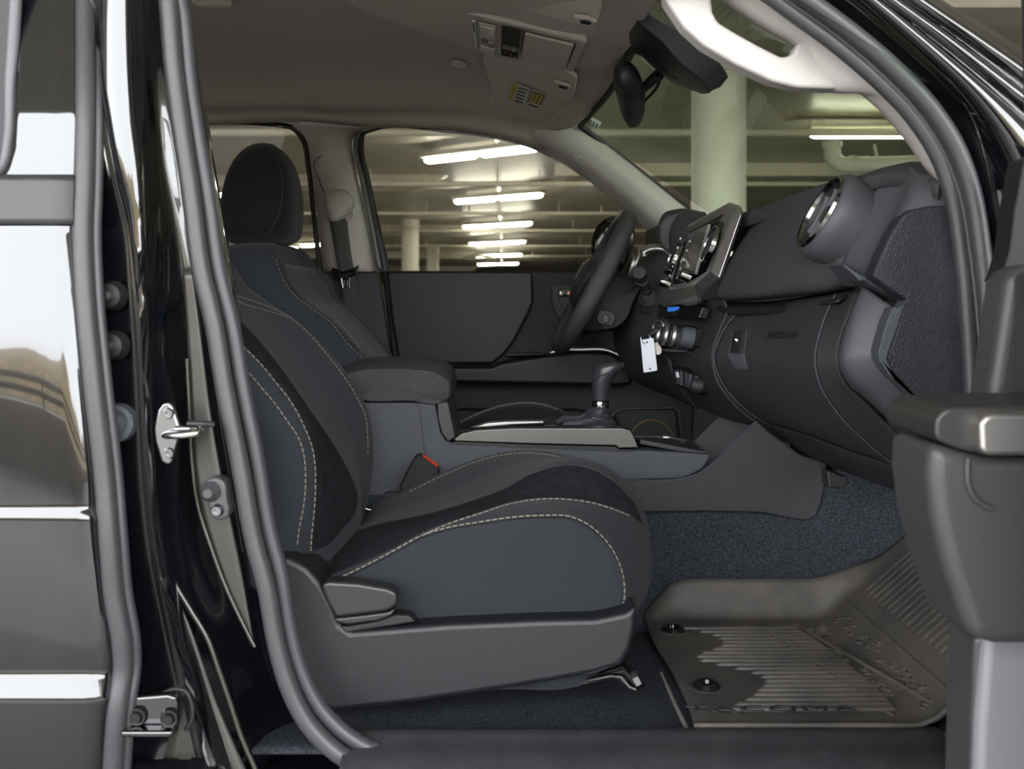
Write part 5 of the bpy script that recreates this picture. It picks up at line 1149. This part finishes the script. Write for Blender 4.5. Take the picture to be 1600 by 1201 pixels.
# roof and outer shell above (keeps the light out)
def roofz(x, Y): return hz(max(min(x, .3), -1.2), min(max(Y, .1), 1.4)) + .035
rows = [[Vector((x, Y, roofz(x, Y) - (.03 if Y == .0 else .015 if Y == .06 else 0))) for x in (-1.6, -1.0, -.5, -.1, .12, .22)] for Y in (0.0, .06, .2, .5, .78, 1.1, 1.36, 1.5, 1.56)]
grid('roof_skin', rows, M_paint, tb_, nu=30, nv=20, solid=.01, soff=1)
V, Fc = boxv((-1.3, .78, ZE - .1), .03, 1.5, 1.2); mk('cab_back', V, Fc, M_head, tb_)
V, Fc = boxv((-.3, .78, zf - .05), 2.7, 1.52, .05); mk('floor_pan', V, Fc, M_paint, tb_)
V, Fc = boxv((-.3, .78, zf - .25), 5.0, 1.2, .2); mk('chassis', V, Fc, M_dark, tb_)
# far rear side: wall below the window
prism('far_side_wall', [(60, 430), (505, 430), (525, 560), (545, 800), (60, 800)], 1.50, 1.54, M_plastic, tb_, bevel=.004)
prism('far_rear_pillar', [(60, 150), (230, 190), (235, 440), (60, 440)], 1.48, 1.54, M_trimd, tb_, bevel=.004)
prism('far_kick_wall', [(1060, 400), (1300, 400), (1300, 820), (1040, 820)], 1.50, 1.53, M_dark, tb_, bevel=.003)
# hood and fenders ahead of the windshield
rows = [[Vector((x, Y, ZE + .0 - .10 * ((x - 1.0)) - .3 * max(0, abs(Y - .78) - .6))) for x in (1.0, 1.3, 1.7, 2.1)] for Y in (.0, .3, .78, 1.2, 1.56)]
# sill plate
sp2 = thing('sill_plate', P(1000, 1170, .05), 'black plastic sill plate under the open door', 'sill plate')
prf = lambda x: [Vector((x, -.06, ZE - .70)), Vector((x, -.045, ZE - .655)), Vector((x, -.02, ZE - .622)), Vector((x, .01, ZE - .612)), Vector((x, .05, ZE - .609)), Vector((x, .085, ZE - .606)), Vector((x, .10, ZE - .612)), Vector((x, .104, ZE - .64))]
rows = [prf(-.215), prf(-.20), prf(0), prf(.2), prf(.4), prf(.56), [p + Vector((0, .02 * 0, 0)) for p in prf(.61)], [p + Vector((0, .0, -.02)) for p in prf(.63)]]
rows[-1] = [p + Vector((.0, 0, 0)) for p in rows[-1]]
grid('plate', rows, M_sill, sp2, nu=24, nv=30, solid=.004, soff=1, angle=50)
tube('raised_line', [Vector((-.05, .075, ZE - .6055)), Vector((.02, .055, ZE - .6065)), Vector((.30, .055, ZE - .6065)), Vector((.36, .02, ZE - .609)), Vector((.55, .02, ZE - .609))], .0015, M_grainl, sp2, seg=6)
tube('raised_line', [Vector((-.17, .06, ZE - .6060)), Vector((-.165, .03, ZE - .6085)), Vector((-.05, -.0, ZE - .6125))], .0015, M_grainl, sp2, seg=6)
# kick panel at the front of the footwell
rows = [[P(*q, .12) for q in ((1470, 690), (1500, 850), (1510, 1000), (1500, 1140), (1490, 1170))], [P(*q, .06) for q in ((1545, 640), (1560, 850), (1560, 1000), (1545, 1140), (1530, 1190))]]
tag(grid('kick_panel', rows, M_sill, nu=8, nv=20, solid=.005), 'black kick panel at the front end of the sill', 'panel')
# sill end cap
# ================================================================ near A pillar trim with grab handle
gt = thing('pillar_cover', P(1400, 190, .1), 'bright pale near windshield pillar cover with moulded grab handle', 'pillar cover')
lo_ = [(1080, -60), (1112, -20), (1150, 8), (1200, 40), (1245, 66), (1262, 96), (1292, 134), (1345, 137), (1362, 150), (1400, 188), (1430, 226), (1456, 262), (1491, 293)]
up_ = [(1150, -70), (1200, -40), (1250, -2), (1290, 34), (1330, 68), (1360, 98), (1390, 126), (1425, 160), (1445, 184), (1465, 210), (1482, 236), (1496, 262), (1502, 290)]
rows = [[P(a_, b_, .14) for a_, b_ in lo_], [P(a_ * .8 + c_ * .2, b_ * .8 + d_ * .2, .105) for (a_, b_), (c_, d_) in zip(lo_, up_)], [P(a_ * .35 + c_ * .65, b_ * .35 + d_ * .65, .085) for (a_, b_), (c_, d_) in zip(lo_, up_)], [P(a_, b_, .075) for a_, b_ in up_]]
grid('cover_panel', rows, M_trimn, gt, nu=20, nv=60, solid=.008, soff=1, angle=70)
hd_ = [(1030, -70), (1040, 0), (1068, 42), (1100, 71), (1150, 100), (1205, 126), (1245, 136), (1300, 138), (1345, 138), (1356, 132), (1310, 100), (1262, 66), (1247, 66), (1243, 78), (1236, 86), (1222, 89), (1186, 71), (1150, 51), (1122, 34), (1114, 18), (1111, -10), (1100, -70)]
prism('grab_handle', hd_, .100, .138, M_trimn, gt, bevel=.015, bseg=6)
tube('cover_seam', [P(1247, 90, .0995), P(1275, 113, .0995), P(1300, 131, .0995)], .001, M_trimd, gt, seg=6, n=10)
# ================================================================ closed rear door on the near side
rd = thing('rear_door', P(50, 700, -.03), 'closed glossy black rear door mirroring sky and hills, with window', 'door')
edge = {-60: 118, 50: 119, 180: 121, 300: 118, 345: 117, 365: 116, 450: 121, 600: 134, 750: 149, 800: 151, 850: 155, 930: 165, 1000: 174, 1045: 178, 1060: 177, 1110: 170, 1201: 163, 1280: 158}
# depth profile of the skin by height: tumblehome above the belt, belly at the crease
TILT = [(-80, .27), (100, .29), (170, .26), (186, .10), (275, .09), (345, .11), (365, .10), (450, .075), (510, .052), (570, .034), (640, .018), (700, .008), (788, .0), (797, .30), (803, .30), (812, -.02), (900, -.04), (1000, -.09), (1042, -.14), (1052, .22), (1088, .26), (1096, -.06), (1201, -.12), (1300, -.14)]
def tilt(py):
    for (a_, u_), (b_, v_) in zip(TILT, TILT[1:]):
        if a_ <= py <= b_:
            t_ = (py - a_) / (b_ - a_); return u_ + (v_ - u_) * t_
    return 0
SK = {}
acc_ = 0
for y_ in range(-80, 1301):
    SK[y_] = acc_; acc_ -= tilt(y_) * .00081
off_ = -.034 - SK[365]
def skinY(py): return SK[int(max(-80, min(1300, round(py))))] + off_
def skin(name, y0, y1, x0, m, step=12, right=None):
    rows = []; y = y0
    while y <= y1 + .1:
        ks = sorted(edge); xe = None
        for a_, b_ in zip(ks, ks[1:]):
            if a_ <= y <= b_: xe = edge[a_] + (edge[b_] - edge[a_]) * (y - a_) / (b_ - a_)
        Yk = skinY(y); rows.append([P(x0 if not callable(x0) else x0(y), y, Yk), P((x0 if not callable(x0) else x0(y)) * .5 + xe * .5, y, Yk), P(xe - 3, y, Yk), P(xe - 1.5, y, Yk + .0002), P(xe, y, Yk + .002)]); y += step
    return rows
def xw(y):   # inner edge of the window frame
    pts = [(-60, 44), (0, 36), (150, 28), (230, 24), (262, 14), (285, 0), (300, -30), (312, -200)]
    for (a_, u_), (b_, v_) in zip(pts, pts[1:]):
        if a_ <= y <= b_: return u_ + (v_ - u_) * (y - a_) / (b_ - a_)
    return -400
grid('window_surround', skin('', -60, 276, xw, M_paint, 6), M_paint, rd, nu=150, nv=16, solid=.004, soff=1, angle=80)
grid('belt_panel', [[P(-400, y, skinY(y)), P(0, y, skinY(y)), P(xe_, y, skinY(y))] for y, xe_ in ((274, 118), (298, 118), (322, 117), (343, 117), (352, 116))], mat('belt_moulding', (.03, .03, .03), rough=.38), rd, nu=8, nv=12, solid=.006, soff=1)
grid('door_skin', skin('', 352, 1280, -400, M_paint, 4), M_paint, rd, nu=460, nv=16, solid=.004, soff=1, angle=60)
wr = cr([P(*q, .0) for q in ((26, -60), (24, 0), (17, 130), (14, 220), (4, 262), (-22, 280), (-200, 284), (-400, 284))], 60)
V, Fc = tubev(wr, .008, 12, up=(0, 1, 0)); mk('window_seal', V, Fc, mat('window_rubber', (.12, .12, .13), rough=.4), rd)
slab('glass_pane', [P(30, -60, .012), P(24, 60, .006), P(14, 225, .0), P(-4, 280, 0), P(-400, 290, .0), P(-400, -60, .012)], (0, .004, 0), M_tint, rd, bevel=0)
e1 = cr([P(x, y, skinY(y) + .006) for y, x in ((-60, 132), (0, 133), (180, 133), (300, 131), (350, 129), (450, 132), (600, 146), (750, 163), (850, 171), (930, 178), (1000, 190), (1045, 192), (1100, 184), (1200, 176), (1280, 170))], 100)
V, Fc = tubev(e1, .0128, 14); mk('leading_edge_seal', V, Fc, M_seal, rd)
V, Fc = tubev([p + Vector((.012, .012, 0)) for p in e1], .0075, 12); mk('inner_seal_lip', V, Fc, MATS['seal_dark'], rd)
# ================================================================ opened front door at the right
pd = thing('passenger_door', P(1560, 900, -.35), 'open front passenger door at the right edge, with chrome pull on its armrest', 'door')
Yd = -.38
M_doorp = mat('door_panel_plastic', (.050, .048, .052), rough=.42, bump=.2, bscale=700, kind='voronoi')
arm = [(1462, 655), (1470, 645), (1482, 637), (1620, 632), (1700, 632), (1700, 712), (1540, 712), (1500, 703), (1468, 690), (1461, 680)]
prism('armrest', arm, Yd, Yd + .12, mat('armrest_grey', (.032, .030, .029), rough=.4), pd, bevel=.010, bseg=5)
prism('pull_handle', [(1531, 660), (1540, 650), (1552, 646), (1700, 646), (1700, 712), (1545, 712), (1533, 704)], Yd - .02, Yd + .02, M_silver, pd, bevel=.009, bseg=5)
low = [(1456, 690), (1500, 704), (1540, 714), (1700, 716), (1700, 1000), (1640, 1010), (1560, 1010), (1520, 1000), (1500, 945), (1480, 890), (1462, 820), (1453, 750)]
prism('door_pocket', low, Yd - .002, Yd + .10, M_doorp, pd, bevel=.014, bseg=5)
tube('pocket_line', [P(*q, Yd - .004) for q in ((1512, 716), (1514, 760), (1525, 780), (1550, 795))], .003, M_doorp, pd, n=20)
# inner panel and lower shell going back to the hinge
rows = [[P(*q) for q in ((1530, 985, -.34), (1512, 1050, -.34), (1505, 1120, -.34), (1500, 1230, -.34))], [P(*q) for q in ((1700, 985, -.40), (1700, 1050, -.40), (1700, 1120, -.40), (1700, 1230, -.40))]]
prism('door_shell', [(1540, 1000), (1545, 985), (1570, 968), (1700, 960), (1700, 1260), (1525, 1260), (1530, 1120)], -.33, -.27, mat('shell_sky_sheen', (.22, .22, .235), rough=.3, coat=.5), pd, bevel=.010, bseg=4)  # pale colour stands in for sky mirrored in the shiny door bottom
prism('shell_edge', [(1523, 1000), (1545, 980), (1548, 1000), (1540, 1120), (1532, 1260), (1515, 1260), (1520, 1100)], -.32, -.26, M_seal, pd, bevel=.006)
V, Fc = tubev(cr([P(*q, -.20) for q in ((1507, 905), (1512, 960), (1513, 1020), (1508, 1120), (1498, 1260))], 60), .0135, 14); mk('door_weatherstrip', V, Fc, M_seal, pd)
T = [tubev([P(1523 - k * .25 if k > 8 else 1521 + k * .3, 925 + k * 9, -.21), P(1527 - k * .25 if k > 8 else 1525 + k * .3, 929 + k * 9, -.21)], .0022, 6) for k in range(32)]
V, Fc = join(T); o = mk('strip_teeth', V, Fc, M_sealdark, pd); o['kind'] = 'stuff'
# door slab running out from the hinge
def dx_(Y): return .628 - .38 * (-Y - .05)
zt, zb = ZE + .03, ZE - .66
sl_pts = [Vector((dx_(Y), Y, 0)) for Y in (-.05, -.25, -.40, -.55)] + [Vector((dx_(Y) + .075, Y + .02, 0)) for Y in (-.55, -.40, -.25, -.05)]
nn = len(sl_pts); V = [p + Vector((0, 0, zb)) for p in sl_pts] + [p + Vector((0, 0, zt)) for p in sl_pts]
Fc = [tuple(range(nn - 1, -1, -1)), tuple(range(nn, 2 * nn))] + [(i, (i + 1) % nn, nn + (i + 1) % nn, nn + i) for i in range(nn)]
mk('inner_panel', V, Fc, M_doorp, pd, bevel=.012, bseg=4)
sk_pts = [Vector((dx_(Y) + .078, Y + .02, 0)) for Y in (-.03, -.3, -.57)] + [Vector((dx_(Y) + .090, Y + .024, 0)) for Y in (-.57, -.3, -.03)]
nn = 6; V = [p + Vector((0, 0, zb - .03)) for p in sk_pts] + [p + Vector((0, 0, zt + .01)) for p in sk_pts]
Fc = [tuple(range(nn - 1, -1, -1)), tuple(range(nn, 2 * nn))] + [(i, (i + 1) % nn, nn + (i + 1) % nn, nn + i) for i in range(nn)]
mk('outer_skin', V, Fc, M_paint, pd, bevel=.004)
# upper inner panel
prism('upper_panel', [(1574, 438), (1584, 424), (1600, 415), (1700, 400), (1700, 640), (1545, 640), (1550, 600), (1562, 520)], -.16, -.10, M_doorp, pd, bevel=.014, bseg=5)
prism('mirror_sail', [(1600, 250), (1585, 330), (1578, 390), (1566, 430), (1560, 440), (1600, 420), (1700, 400), (1700, 200)], -.12, -.08, M_dark, pd, bevel=.008)
prism('window_frame', [(1606, -60), (1610, 100), (1614, 250), (1618, 440), (1700, 440), (1700, -60)], -.25, -.23, M_sealdark, pd, bevel=.006)
rows = None
